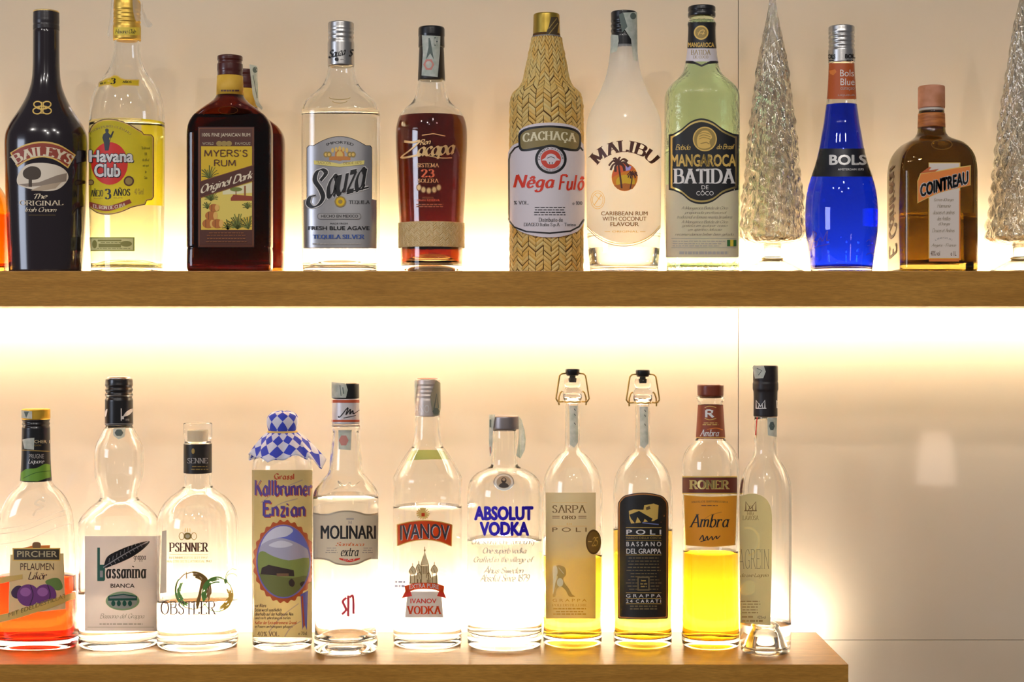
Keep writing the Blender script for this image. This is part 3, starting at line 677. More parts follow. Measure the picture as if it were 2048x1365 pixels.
for cx_, cy_, n, ln in ((225, 790, 11, 75), (235, 915, 13, 62), (385, 1075, 16, 85), (440, 960, 9, 50), (445, 1075, 10, 85), (330, 1078, 8, 60), (215, 960, 8, 40)):
    for i in range(n):
        a = math.pi*(.06+.88*i/(n-1)); l = ln*rnd.uniform(.7, 1.05); ex, ey = cx_+l*.8*math.cos(a), cy_-l*math.sin(a)
        ex = max(182, min(462, ex)); L.pen([(cx_, cy_), ((cx_+ex)/2, (cy_+ey)/2-6), (ex, ey)], 6, 2.5, GRN if i % 3 else MG)
BR = pm('barrel_brown', alb(150, 88, 35), .6)
for x, y, a, b in ((235, 1000, 34, 26), (218, 1045, 32, 26), (270, 1045, 30, 26), (250, 955, 26, 22)):
    L.ell(x, y, a, b, BR); L.ell(x+a*.7, y, 12, b*.85, pm('barrel_end', alb(200, 155, 80), .6)); L.line([(x-a*.4, y-b*.85), (x-a*.4, y+b*.85)], 2, DB, up=True)
L.poly([(174, 805), (469, 712), (469, 800), (174, 898)], DB); L.line([(174, 805), (469, 712)], 2.5, MB_); L.line([(174, 898), (469, 800)], 2.5, MB_)
L.text("MYERS'S", 197, 624, 438, 664, DB, 'mono').text('RUM', 252, 680, 373, 718, DB, 'mono')
L.text('Original Dark', 178, 782, 466, 845, cr, 'scriptb', slope=88); L.micro(190, 450, (1098, 1112, 1130, 1148), MB_, 4); L.done()

# --- square-shouldered silver tequila
B = Body(682, 2.10, [(110, 24), (133, 25.5), (150, 28), (163, 32.5), (172, 37.5), (180, 44), (187, 51), (195, 60), (203, 67.5), (212, 73), (222, 76.3), (226, 77), (400, 76.5), (530, 75), (540, 74)], SHELF_UP, .82, 3.4)
r = root('liquor_bottle', B, 'clear square-shouldered tequila bottle with large silver label and silver cap', 'bottle', UG)
glass(B, r, liquid=WATER, level=224, punt=.006, dome=.008)
_, C = cap(B, r, 'cap', SILVER, [(45.5, 24.5), (48, 25.5), (60, 25.5), (62, 24.8), (64, 25.6)]+ripple(66, 84, 25.8, 2, 1.0)+[(86, 26.5), (132, 26.5), (134, 25.5)], knurl=(48, 58, .5, 1))
L = Label(C, Z2, 'cap_lettering', r, dx=3, base=.0004); L.text('Sauza', 903, 48, 1000, 95, INK, 'scriptb', slope=22).ell(948, 110, 11, 11, INK); L.micro(962, 1005, (110,), GREY); L.text('S', 1018, 52, 1042, 95, INK, 'scriptb').done()
SIL = mottle('silver_label', (.44, .42, .42), (.62, .60, .60), 14, (1, 1, .35), rough=.34, metal=.75, lo=.4, hi=.6, bump=.25)
L = Label(B, Z2, 'shoulder_emblem', r, dy=5)
for y, w in ((325, 60), (345, 42)): L.line([(965+w*math.sin(t*.1), y+14*math.cos(t*.1)) for t in range(-14, 15)], 3.5, DGOLD)
L.done()
L = Label(B, Z2, 'front_label', r)
sh = [(760, 1185), (760, 910), (778, 905), (778, 612), (790, 600)]+catmull([(815, 600), (870, 570), (920, 553), (965, 548), (1010, 553), (1060, 570), (1115, 600)], 5)+[(1138, 600), (1148, 612), (1148, 905), (1173, 912), (1173, 1185)]
L.poly(sh, INK); L.poly([(966+(x-966)*.988, 870+(y-870)*.99) for x, y in sh], SIL)
L.ctext('IMPORTED', 965, 800, 210, 15, -20, 21, INK, 'bold')
COP = pm('copper_ink', alb(165, 105, 50), .5)
L.ell(965, 655, 28, 34, COP); L.ell(965, 655, 18, 24, PGOLD); L.rect(905, 662, 1025, 684, COP)
for x in (888, 905, 1022, 1040): L.ell(x, 652, 15, 17, DGOLD, 16); L.ell(x, 652, 8, 9, PGOLD, 16)
for x in (925, 945, 965, 985, 1005): L.ell(x, 618+abs(x-965)*.25, 8, 14, PGOLD, 12)
L.poly([(820, 685), (900, 692), (965, 705), (1030, 692), (1103, 685), (1100, 708), (1030, 716), (965, 722), (900, 716), (822, 708)], pm('pale_ribbon', alb(205, 190, 110), .5)); L.text('TRADICION', 835, 690, 915, 707, DGOLD, slope=-4).text('DESDE 1873', 985, 692, 1085, 706, DGOLD, slope=4)
for q, m_ in ((9, WHITE), (0, INK)):
    L.lv += L.step*2
    L.pen([(858, 800), (888, 758), (868, 738), (838, 752), (828, 800), (858, 850), (872, 895), (850, 935), (815, 950), (790, 930), (800, 895), (830, 885)], 26+q, 6+q, m_, 20)
    o = q*.4; L.text('auza', 890-o, 745-o, 1118+o, 880+o, m_, 'scriptb', slope=55)
    L.pen([(1010, 862), (1060, 855), (1125, 838)], 10+q, 8+q, m_)
L.ell(968, 920, 32, 32, DGOLD, 30, 8, .03); L.ell(968, 920, 24, 24, pm('gold_seal', alb(205, 168, 40), .4, .5)); L.ell(968, 920, 12, 12, DGOLD)
L.text('TEQUILA', 1015, 912, 1132, 935, INK, 'serif'); L.rect(840, 985, 1083, 1021, pm('pill_grey', alb(98, 96, 94), .5), 16); L.rect(844, 989, 1079, 1017, pm('pill_silver', alb(135, 132, 130), .5), 13)
L.text('HECHO EN MEXICO', 862, 994, 1066, 1011, INK, 'bold').text('MADE FROM', 912, 1040, 1008, 1049, INK, 'sans').text('FRESH BLUE AGAVE', 790, 1059, 1130, 1081, INK, 'bold')
L.text('TEQUILA SILVER', 815, 1107, 1103, 1134, pm('blue_ink', alb(45, 70, 130), .4), 'serifb'); L.micro(775, 1120, (1160,), GREY, 8, 3); L.done()

MAHO = liq('mahogany', (1, .97, .9)); nt = MAHO.node_tree; va = nt.nodes.new('ShaderNodeVolumeAbsorption'); va.inputs['Color'].default_value = (.74, .42, .0, 1); va.inputs['Density'].default_value = 120
nt.links.new(va.outputs[0], nt.nodes['Material Output'].inputs['Volume'])
# --- aged rum with the woven straw band
B = Body(863, 2.11, [(120, 25), (160, 26.5), (175, 28), (190, 31.5), (205, 39), (214, 48), (222, 57), (229, 62), (236, 65.5), (246, 68.5), (262, 71), (285, 71.3), (330, 69.5), (400, 66.5), (450, 64), (500, 62.5), (540, 62)], SHELF_UP)
r = root('rum_bottle', B, 'dark aged rum bottle with gold lettering and a woven straw band near its foot', 'bottle', UG)
glass(B, r, liquid=MAHO, level=235, tb=.012, punt=.011, dome=.014)
_, C = cap(B, r, 'stopper', BLACKPL, [(55, 23), (58, 26.2), (72, 26.4), (74, 25.8), (94, 26.2), (96, 25)])
_, C = cap(B, r, 'neck_sleeve', pm('dark_sleeve', (.02, .015, .014), .35, coat=.2), [(95, 23.8), (98, 24.6), (130, 26), (150, 27), (161, 27.3)])
TB = Body(863, B.D, [(60, 27.2), (96, 27), (150, 27.8)], SHELF_UP)
strip(TB, Z3, r, [(206, 172), (293, 176), (290, 260), (280, 376), (204, 368), (210, 260)], lambda L: (L.ell(238, 315, 26, 30, TAXP, 6), L.ell(238, 315, 15, 17, TAX), L.poly([(225, 290), (245, 190), (262, 290), (245, 260)], TAXD), L.line([(240, 185), (240, 240)], 6, TAXD), L.text('CH', 262, 180, 280, 225, TAXD)))
L = Label(B, Z3, 'gold_lettering', r, dy=8)
GI = pm('rum_gold_ink', alb(205, 170, 115), .4, .3); CI = pm('rum_copper_ink', alb(185, 95, 62), .4, .2); BZ = pm('rum_bronze_ink', alb(120, 80, 50), .5)
L.line([(205, 660), (260, 652), (318, 664)], 4, GI).text('Ron', 194, 678, 248, 707, GI, 'scriptb', slope=6)
L.pen([(118, 690), (160, 694), (195, 688), (150, 730), (105, 768), (160, 762), (200, 750)], 14, 6, GI); L.text('acapa', 180, 710, 368, 776, GI, 'scriptb', slope=12); L.pen([(200, 752), (290, 770), (350, 770)], 5, 3, GI)
L.text('SISTEMA', 180, 797, 288, 816, GI, 'serif').text('23', 200, 826, 266, 866, CI, 'serifb').text('SOLERA', 185, 872, 286, 891, GI, 'serif')
for x, y in ((190, 915), (212, 926), (238, 930), (264, 926), (286, 915)): L.ell(x, y, 13, 17, BZ, 18); L.ell(x, y, 9, 12, GI, 18)
L.text('RESERVA', 208, 960, 262, 970, BZ).text('GRAN RESERVA', 180, 972, 290, 982, CI).micro(155, 330, (998, 1008), BZ, 5); L.done()
def plait(bm, B, z0, z1, cols, h, slope=1.0, lift=.0009, base=.0003, sub=3, fill=.9):
    rs = random.Random(cols); lift0 = lift
    dth = 2*math.pi/cols; nrow = int((z1-z0)/h)+2
    for j in range(cols):
        sg = 1 if j % 2 else -1
        for i in range(-1, nrow):
            G = []; lift = lift0*rs.uniform(.65, 1.35); jit = rs.uniform(-.05, .05)*dth; zj_ = rs.uniform(-.12, .12)
            for a in range(sub+1):
                u = a/sub; row = []
                for b in range(4):
                    v = b/3; z = z0+(i+.5+zj_+(v-.5)*fill*1.05+sg*slope*(u-.5))*h
                    z = max(z0, min(z1, z)); w, d, n = B.sec(z); o = base+lift*math.sin(math.pi*v)*(.45+.55*math.sin(math.pi*u))
                    th = (j+.03+u*.94)*dth+jit; row.append(bm.verts.new(((w+o)*math.cos(th), (d+o)*math.sin(th), z)))
                G.append(row)
            if G[0][0].co.z >= z1-1e-6 and G[-1][0].co.z >= z1-1e-6: 
                for rw in G:
                    for v_ in rw: bm.verts.remove(v_)
                continue
            for a in range(sub):
                for b in range(3):
                    q = (G[a][b], G[a+1][b], G[a+1][b+1], G[a][b+1])
                    bm.faces.new(q)
def straw(name, c1, c2):
    m = pm(name, c1, .5, translucent=.12); nt = m.node_tree; p = nt.nodes['Principled BSDF']
    gm = nt.nodes.new('ShaderNodeNewGeometry'); rr = nt.nodes.new('ShaderNodeValToRGB'); rr.color_ramp.elements[0].color = (*c1, 1); rr.color_ramp.elements[1].color = (*c2, 1)
    nt.links.new(gm.outputs['Random Per Island'], rr.inputs[0]); nt.links.new(rr.outputs[0], p.inputs['Base Color'])
    return m
ST = straw('straw', alb(190, 150, 74), alb(238, 210, 136)); ST2 = straw('dry_straw', alb(176, 150, 100), alb(212, 188, 140))
BB = Body(863, B.D, [(440, 65.3), (500, 65.3)], SHELF_UP)
bm = bmesh.new(); z0, z1 = BB.z(496.5), BB.z(447)
plait(bm, BB, z0, z1, 64, .0031, 1.3, .0005, .0003, 2)
R_ = [ring(bm, *BB.sec(z, .0001), z, 64) for z in (z0, z1)]; skin(bm, R_, cap0=False, cap1=False)
mk('woven_band', bm, ST2, r)['label'] = 'band of plaited straw'

# --- straw-wrapped cachaca
B = Body(1093, 2.11, [(60, 26), (78, 28.6), (100, 33), (123, 38), (145, 42), (162, 46), (172, 51), (180, 59), (188, 66.5), (198, 70), (210, 71.6), (300, 72.6), (540, 72)], SHELF_UP)
r = root('liquor_bottle', B, 'bottle fully wrapped in plaited straw with white label and gold cap', 'bottle', UG)
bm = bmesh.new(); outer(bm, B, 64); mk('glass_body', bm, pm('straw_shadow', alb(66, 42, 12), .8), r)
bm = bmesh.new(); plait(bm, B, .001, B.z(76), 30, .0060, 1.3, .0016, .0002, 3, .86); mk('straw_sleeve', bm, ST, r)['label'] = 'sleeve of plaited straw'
_, C = cap(B, r, 'cap', pm('old_gold_cap', alb(118, 98, 38, .4), .34, .75), [(28.5, 24), (31, 26), (50, 26.6), (70, 27.2), (73, 27)])
C2 = Body(1093, B.D, [(28, 24), (31, 26), (50, 26.7), (70, 27.3), (76, 27.5)], SHELF_UP)
L = Label(C2, Z3, 'cap_seal', r, dx=3, dy=4, base=.0005); L.poly([(835, 82), (866, 84), (872, 110), (862, 168), (806, 172), (822, 130)], pm('seal_dark', alb(58, 46, 26), .6)); L.line([(822, 140), (860, 90)], 4, DGOLD).line([(822, 168), (866, 112)], 4, DGOLD).done()
bm = bmesh.new(); CC = Body(1093, B.D, [(70, 29), (80, 30.5)], SHELF_UP); cap_mesh(bm, CC, 73.5, 76.5); mk('cap_film', bm, FILM, r)
L = Label(B, Z3, 'front_label', r, base=.0033)
lab = [(634, 760)]+catmull([(634, 750), (655, 712), (686, 695)], 4)+catmull([(684, 690), (690, 636), (740, 608), (826, 598), (915, 608), (962, 636), (970, 690)], 4)+[(980, 705), (986, 760), (986, 1075)]+catmull([(984, 1085), (955, 1128), (890, 1152), (826, 1158), (762, 1152), (690, 1128), (638, 1085)], 4)
LP = pm('white_label', alb(196, 188, 192), .6, translucent=.1)
L.poly(lab, LP)
L.line([(641, 780), (646, 752), (668, 722), (700, 706)]+[(700, 706)], 8, INK, up=True); L.line([(641, 775), (641, 1075), (665, 1108), (720, 1130), (826, 1138), (920, 1128), (960, 1106), (982, 1070)], 8, INK); L.line([(955, 705), (978, 735)], 8, INK)
L.poly(catmull([(684, 690), (688, 648), (730, 622), (826, 612), (922, 622), (964, 648), (970, 690), (962, 730), (930, 738), (826, 722), (722, 738), (690, 730)], 5, True), INK)
L.poly(catmull([(693, 688), (698, 654), (736, 632), (826, 622), (916, 632), (955, 654), (961, 688), (953, 722), (926, 726), (826, 710), (726, 726), (699, 722)], 5, True), pm('cartouche_olive', alb(112, 98, 58), .5))
L.text('CACHAÇA', 703, 652, 950, 706, pm('cartouche_cream', alb(205, 195, 160), .5), 'serifb', arc=12)
L.ell(832, 777, 72, 72, INK); L.ell(832, 777, 60, 60, LP); L.ell(832, 777, 46, 46, pm('roundel_red', alb(168, 52, 38), .5))
L.ctext('FAZENDA SOLEDADE', 832, 777, 49, 9, -95, 95, INK, 'serif').ctext('ESTADO DO RIO', 832, 777, 58, 9, -128, -232, INK, 'serif', under=True)
L.poly(catmull([(790, 782), (806, 770), (815, 756), (832, 750), (850, 756), (860, 770), (874, 782), (856, 784), (845, 800), (820, 800), (810, 784)], 3, True), LP); L.line([(815, 772), (832, 764), (850, 772)], 3, INK).line([(826, 790), (826, 800)], 3, INK).line([(838, 790), (838, 800)], 3, INK)
NR = pm('lettering_red', alb(178, 42, 22), .5); L.text('Nêga', 660, 850, 850, 938, NR, 'italicb').text('Fulô', 866, 850, 984, 930, NR, 'italicb')
L.text('% VOL.', 664, 980, 732, 998, INK, 'serif').text('e 100', 930, 982, 974, 1000, INK, 'serif').micro(735, 920, (1012, 1024, 1036, 1048), INK, 4)
L.text('Distribuito da', 777, 1062, 886, 1082, INK, 'serif').text('DIAGEO Italia S.p.A. - Torino', 709, 1087, 945, 1108, INK, 'serif'); L.done()

# --- white coconut rum
B = Body(1247.5, 2.11, [(70, 24), (98, 26.8), (110, 28), (144, 33.5), (170, 42), (185, 48), (200, 55.5), (213, 62), (226, 68), (238, 72), (250, 74.3), (268, 75), (330, 74.6), (450, 73.8), (505, 71.5), (540, 68.5)], SHELF_UP, .9, 2.2)
r = root('liquor_bottle', B, 'opaque white coconut rum bottle with palm tree and sunset disc, black cap', 'bottle', UG)
WP = pm('white_lacquer', (.95, .94, .925), .22, translucent=.8, coat=.4)
def wm(f):
    c = f.calc_center_median(); y = 490-36*min(1, abs(c.x)/(75*B.k))**2.2
    return 1 if c.z < B.z(y) else 0
bm = bmesh.new(); outer(bm, B, 160, .004, mfun=wm, step=.0007); mk('glass_body', bm, [WP, CLEAR], r)['label'] = 'white lacquered glass, clear at the foot'
bm = bmesh.new(); inner(bm, B, .008, B.z(468), .003, 64, flip=False); mk('liquid', bm, WATER, r)
_, C = cap(B, r, 'cap', BLACKPL, [(24, 24.5), (27, 25.6), (40, 25.4)]+ripple(42, 72, 25.8, 3, 1.2)+[(75, 26.2), (97, 26.2)], knurl=(26, 38, .5, 1))
TB = Body(1247.5, B.D, [(20, 27.0), (90, 27.2), (100, 28), (125, 31)], SHELF_UP)
strip(TB, Z4, r, [(232, 62), (300, 58), (303, 300), (282, 292), (272, 190), (240, 140)], lambda L: (L.ell(282, 78, 14, 16, TAXD), L.poly([(215, 70), (235, 62), (255, 130), (230, 160)], TAXD)))
strip(TB, Z4, r, [(178, 168), (212, 172), (214, 200), (205, 250), (174, 262), (176, 210)], None)
MBR = pm('dark_brown_print', alb(66, 34, 26), .45)
L = Label(B, Z4, 'front_print', r, dy=8)
L.ctext('MALIBU', 241, 910, 168, 58, -52, 51, MBR, 'serifb')
L.ell(242, 864, 63, 68, pm('sun_orange', alb(222, 130, 28), .5)); L.poly([(180, 868), (190, 828), (215, 803), (242, 796), (268, 803), (290, 826), (275, 832), (235, 838), (200, 855)], pm('sunset_red', alb(196, 84, 40), .5)); L.ell(246, 888, 46, 36, pm('sun_yellow', alb(240, 190, 40), .5))
L.poly([(248, 800), (275, 812), (268, 830), (246, 834)], pm('sunset_blue', alb(150, 140, 190), .5)); L.poly([(190, 905), (242, 894), (296, 900), (280, 922), (242, 932), (208, 922)], pm('sunset_sand', alb(160, 90, 30), .5))
L.pen([(228, 918), (222, 870), (212, 800)], 9, 6, MBR); L.pen([(268, 922), (276, 885), (278, 852)], 6, 4, MBR)
for cx_, cy_, s_ in ((212, 798, 1.0), (278, 850, .52)):
    for ex, ey, mx_, my_ in ((-46, 10, -24, -14), (-38, 32, -24, 4), (-26, -22, -14, -24), (10, -32, 2, -24), (44, -10, 22, -22), (50, 16, 28, -6), (30, 36, 22, 8), (-14, 40, -14, 14)):
        L.pen([(cx_, cy_), (cx_+mx_*s_, cy_+my_*s_), (cx_+ex*s_, cy_+ey*s_)], 13*s_, 7*s_, MBR)
TXB = pm('bronze_print', alb(112, 82, 52), .45)
L.text('CARIBBEAN RUM', 128, 1031, 353, 1051, TXB, 'bold').text('WITH COCONUT', 135, 1057, 347, 1077, TXB, 'bold').text('FLAVOUR', 173, 1083, 310, 1103, TXB, 'bold').text('ORIGINAL', 182, 1125, 308, 1134, PGOLD, 'sans')
L.line([(145, 1130), (172, 1130)], 2, PGOLD).line([(317, 1130), (342, 1130)], 2, PGOLD)
for o in (0, 10): L.line(catmull([(62, 1105+o), (110, 1150+o), (170, 1180+o), (240, 1190+o), (310, 1178+o), (370, 1146+o), (412, 1100+o)], 6), 3, GOLD if not o else TXB)
for q in (44, 34): L.line([(112+q*.75*math.cos(t), 975+q*math.sin(t)) for t in [i*.26 for i in range(24)]], 2, PGOLD, closed=True)
L.line([(95, 1000), (130, 950)], 3, PGOLD).line([(98, 950), (126, 975)], 2, PGOLD); L.done()

# --- green-glass coconut liqueur
B = Body(1403.5, 2.11, [(38, 24), (44, 26.5), (48, 28), (54, 27), (100, 29), (123, 32), (135, 34.5), (144, 37.5), (152, 43), (160, 51), (168, 59.5), (176, 66.5), (184, 71), (195, 73.4), (300, 73.8), (540, 73.3)], SHELF_UP, .85, 3.2)
r = root('liquor_bottle', B, 'pale green textured-glass coconut liqueur bottle with black and gold shield label', 'bottle', UG)
glass(B, r, GREENGL, liquid=liq('milky_green', (.95, .98, .90)), level=301, punt=.005)
_, C = cap(B, r, 'cap', BLACKPL, [(13.5, 25), (16, 27.2), (22, 27.4), (24, 26.4), (27, 27.4), (31, 27.6), (34.5, 27)])
NL = Label(B, Z4, 'neck_label', r, dx=3, dy=6)
NL.poly([(548, 108), (687, 108), (693, 237), (540, 237)], INK); NL.poly([(541, 236), (693, 236), (697, 300), (537, 300)], LP); NL.poly([(537, 296), (575, 297), (600, 308), (617, 316), (634, 308), (660, 297), (697, 296), (697, 308), (650, 312), (617, 326), (584, 312), (537, 308)], INK)
NL.ell(615, 159, 35, 35, PGOLD); NL.ell(615, 159, 28, 28, DGOLD); NL.line([(600, 172), (612, 150), (630, 148), (622, 170)], 4, PGOLD, True).line([(598, 160), (632, 165)], 3, PGOLD)
NL.text('MANGAROCA', 553, 207, 677, 230, PGOLD, 'fat').text('BATIDA', 566, 243, 661, 267, DGOLD, 'serif').text('DE COCO', 577, 271, 649, 285, DGOLD, 'serif').done()
L = Label(B, Z4, 'front_label', r, dy=10)
LG2 = pm('grey_cream_paper', alb(190, 180, 160), .6, translucent=.3)
L.rect(443, 900, 796, 1256, LG2, 8)
def shield(d):
    return [(458+d, 656+d)]+catmull([(480, 652+d), (520, 628+d), (565, 592+d), (617, 577+d), (670, 592+d), (720, 628+d), (770, 652+d)], 4)+[(797-d, 656+d), (797-d, 926-d)]+catmull([(770, 930-d), (720, 948-d), (670, 984-d), (617, 996-d), (565, 984-d), (520, 948-d), (480, 930-d)], 4)+[(458+d, 926-d)]
L.poly(shield(0), INK); L.poly(shield(9), GOLD); L.poly(shield(18), INK)
L.ell(633, 678, 58, 60, PGOLD); L.ell(633, 678, 52, 54, DGOLD); L.poly(catmull([(600, 715), (596, 672), (618, 640), (648, 640), (668, 668), (655, 690), (660, 715), (632, 725)], 4, True), PGOLD)
for y in (650, 662, 674): L.line([(606, y+4), (625, y-4), (645, y), (660, y+6)], 3, DGOLD, True, up=True)
L.line([(612, 700), (640, 694), (655, 702)], 4, DGOLD)
L.text('Bebida', 492, 704, 565, 732, PGOLD, 'script').text('do Brasil', 690, 702, 775, 728, PGOLD, 'script')
L.text('MANGAROCA', 470, 752, 783, 813, PGOLD, 'fat').text('BATIDA', 481, 822, 780, 896, WHITE, 'serifb').text('DE', 617, 904, 650, 923, WHITE, 'sans').text('CÔCO', 592, 927, 675, 953, WHITE, 'sans')
for i, (t, a, b) in enumerate([('A Mangaroca Batida de Côco', 520, 745), ('é preparada profissional', 535, 738), ('tradicional e famosa receita brasileira', 500, 765), ('A Mangaroca Batida de Côco', 520, 745), ('gostosa em qualquer ocasião', 522, 742), ('é um aperitivo delicioso', 552, 715), ('recomendamos beber bem gelada', 490, 772)]):
    L.text(t, a, (1006, 1030, 1050, 1074, 1094, 1113, 1136)[i], b, (1026, 1046, 1066, 1094, 1110, 1129, 1153)[i], pm('faded_ink', alb(128, 116, 98), .6), 'script')
L.line([(472, 1163), (785, 1163)], 2, GREY).line([(472, 1208), (785, 1208)], 2, GREY); L.micro(478, 735, (1176, 1188, 1199), GREY, 4, 2, False); L.micro(475, 780, (1233,), GREY, 13, 8)
FG = pm('flag_green', alb(40, 88, 42), .5); L.rect(740, 1170, 785, 1201, FG); L.rect(755, 1170, 770, 1201, pm('flag_yellow', alb(196, 176, 60), .5)); L.done()

# --- glass trees
def glass_tree(cx, D, label, prof, ystem, quilt):
    k = 2.11/D
    B = Body(cx, D, prof, SHELF_UP)
    r = root('glass_tree', B, label, 'ornament', 'glass trees on the upper shelf')
    def disp(v):
        th = math.atan2(v.co.y, v.co.x); rr = math.hypot(v.co.x, v.co.y); z = v.co.z
        if quilt: m_ = abs(math.sin(6*th+z*95))*abs(math.sin(6*th-z*95))
        else: m_ = .6*abs(math.sin(7*th+z*70+1.5*math.sin(z*40)))*abs(math.sin(7*th-z*60))+.4*math.sin(11*th+z*160)*math.sin(5*th-z*210)
        a = min(.0052, rr*.14)*(m_-.35)
        if rr > 1e-5: v.co.x *= 1+a/rr; v.co.y *= 1+a/rr
    zb, zt = B.z(max(p[0] for p in prof)), B.top
    bm = bmesh.new(); R_ = []; seg = 120
    for z in B.zs(zb, zt, .0022):
        w, d, n = B.sec(z); R_.append(ring(bm, w, d, n, z, seg))
    for q in R_[4:]:
        for v in q: disp(v)
    skin(bm, R_)
    R2 = []
    for z in B.zs(zb+.006, zt-.01, .006):
        w, d, n = B.sec(z, .0034); R2.append(ring(bm, w, d, n, z, 60))
    skin(bm, R2, flip=True)
    mk('cone', bm, CRINKLE, r)
    SB = Body(cx, D, [(484, 30), (488, 21), (495, 17), (505, 16.4), (516, 16.6), (520, 18)], SHELF_UP)
    bm = bmesh.new(); cap_mesh(bm, SB, 484, 520, 48); mk('stem', bm, CLEAR, r)
    bm = bmesh.new(); tube(bm, [(19.5*B.k*math.cos(t), 19.5*B.k*math.sin(t), B.z(518)+.0015*math.sin(t)) for t in [2*math.pi*i/32 for i in range(32)]], .0016, 8, closed=True); mk('collar', bm, pm('tan_collar', alb(160, 135, 85), .4), r)
    FB = Body(cx, D, [(519, 18), (523, 27), (528, 39), (534, 51), (540, 60), (546, 66), (547.5, 66)], SHELF_UP)
    bm = bmesh.new(); R_ = [ring(bm, *FB.sec(z), z, 72) for z in FB.zs(0.0003, FB.z(520), .002)]; skin(bm, R_)
    R2 = [ring(bm, *FB.sec(z+.0022, .001), z, 72) for z in FB.zs(0.0012, FB.z(524), .002)]; skin(bm, R2, flip=True)
    mk('foot', bm, CLEAR, r)
    return r
glass_tree(1545, 2.165, 'tall clear crinkled glass tree between the green-glass bottle and the blue liqueur', [(-8, 5.5), (0, 6.5), (25, 9.5), (60, 17), (123, 29), (180, 36.5), (246, 44.5), (310, 51), (369, 57), (420, 61.5), (450, 64.5), (468, 67), (476, 66.5), (483, 58), (488, 40), (490, 26)], 0, False)
glass_tree(2043, 2.12, 'quilted glass tree cut off by the right edge of the picture', [(-8, 2), (10, 6), (60, 16.5), (123, 25.5), (200, 37), (290, 48), (369, 56), (430, 63), (462, 68), (474, 68.5), (482, 62), (488, 42), (490, 26)], 0, True)

# --- blue curacao
B = Body(1683, 2.11, [(120, 25), (190, 28.5), (209, 30.3), (225, 32.5), (246, 35.2), (270, 39.5), (295, 43.7), (325, 51), (353, 60), (370, 65), (390, 69), (410, 71), (430, 71.8), (460, 71), (500, 66), (540, 60.8)], SHELF_UP)
r = root('liqueur_bottle', B, 'bright blue liqueur bottle with silver cap and black band', 'bottle', UG)
glass(B, r, liquid=liq('blue', (.003, .022, .84)), level=210)
_, C = cap(B, r, 'cap', SILVER, [(53, 24.5), (56, 25.6), (64, 25.8)]+ripple(66, 100, 26, 4, 1.3)+[(102, 26.6), (126, 26.6), (127, 26)], knurl=(55, 63, .5, 1))
L = Label(C, Z5, 'cap_lettering', r, dx=3, base=.0004); L.text('OLS', 456, 265, 490, 287, INK, 'fat').text('BOL', 537, 263, 585, 285, INK, 'fat').micro(457, 490, (295,), INK, 5).micro(538, 580, (295,), INK, 5); L.done()
L = Label(B, Z5, 'neck_label', r, dx=3); L.poly([(454, 309), (584, 309), (590, 484), (449, 484)], pm('rust_paper', alb(150, 68, 26), .5))
L.text('Bols', 513, 340, 579, 373, WHITE, 'sans').text('Blue', 515, 383, 582, 416, WHITE, 'sans').text('curaçao', 515, 425, 582, 443, GREY, 'sans').text('LIQUEUR', 503, 460, 584, 470, GREY, 'sans'); L.poly([(462, 345), (490, 338), (496, 352), (480, 368), (465, 360)], pm('rust_light', alb(180, 100, 40), .5)); L.done()
L = Label(B, Z5, 'body_band', r, dy=6); L.poly([(413, 725), (628, 725), (648, 790), (668, 862), (372, 862), (392, 790)], pm('black_band', (.012, .012, .02), .4))
L.text('BOLS', 460, 755, 640, 806, pm('silver_ink', alb(195, 192, 188), .35, .3), 'fat').text('AMSTERDAM 1575', 502, 822, 627, 832, WHITE, 'bold').done()
L = Label(B, Z5, 'embossed_signature', r, dy=8); VI = pm('violet_relief', (.25, .16, .62), .15, trans=.6)
L.pen([(372, 1225), (385, 1150), (380, 1130), (398, 1142), (385, 1175), (402, 1180), (395, 1200)], 7, 4, VI); L.pen([(405, 1175), (418, 1160), (428, 1178), (440, 1150), (452, 1128), (448, 1172), (462, 1170)], 6, 3, VI); L.pen([(362, 1225), (400, 1205), (462, 1190)], 5, 3, VI)
L.done(); L = Label(B, Z5, 'embossed_mark', r, dy=8); L.pen([(640, 1180), (655, 1170), (668, 1190), (645, 1200)], 5, 3, VI); L.pen([(638, 1245), (660, 1235), (685, 1250)], 5, 3, VI); L.done()

# --- square orange liqueur
B = Body(1863, 2.10, [(215, 22), (224, 25), (256, 26.5), (266, 28), (275, 33), (281, 42), (288, 54), (298, 63), (308, 69), (320, 73.5), (335, 76), (350, 77), (450, 77), (548, 77)], SHELF_UP, 1.0, 7, base_r=7)
r = root('liqueur_bottle', B, 'square amber orange-liqueur bottle with slanted orange name banner', 'bottle', UG)
bm = bmesh.new(); outer(bm, B, 128, .005); inner(bm, B, .012, B.top-.004, .003, 128); mk('glass_body', bm, AMBERGL, r)
bm = bmesh.new(); inner(bm, B, .0118, B.z(431), .0028, 128, flip=False); mk('liquid', bm, liq('golden', (.9, .78, .25)), r, sharp=60)
_, C = cap(B, r, 'cap', mottle('copper_paper_cap', alb(150, 96, 62), alb(172, 118, 92), 50, rough=.6), [(172.5, 25), (175, 26.2), (215, 26.4), (217, 26)], top_r=3)
cap(B, r, 'neck_ring', pm('white_ring', alb(215, 205, 190), .4, translucent=.3), [(217, 25), (224, 24.5)])
BN = Body(1863, B.D, [(224, 26.2), (256, 27.2)], SHELF_UP)
bm = bmesh.new(); z0, z1 = BN.z(256), BN.z(228); skin(bm, [ring(bm, *BN.sec(z, .0), z, 56) for z in (z0, z0+.002, z0+.009, z1-.002, z1)], mfun=None)
mk('neck_band', bm, mottle('rust_band', alb(120, 62, 24), alb(160, 96, 44), 40, (1, 1, 6), rough=.5), r, sharp=50)
L = Label(B, Z6, 'front_label', r)
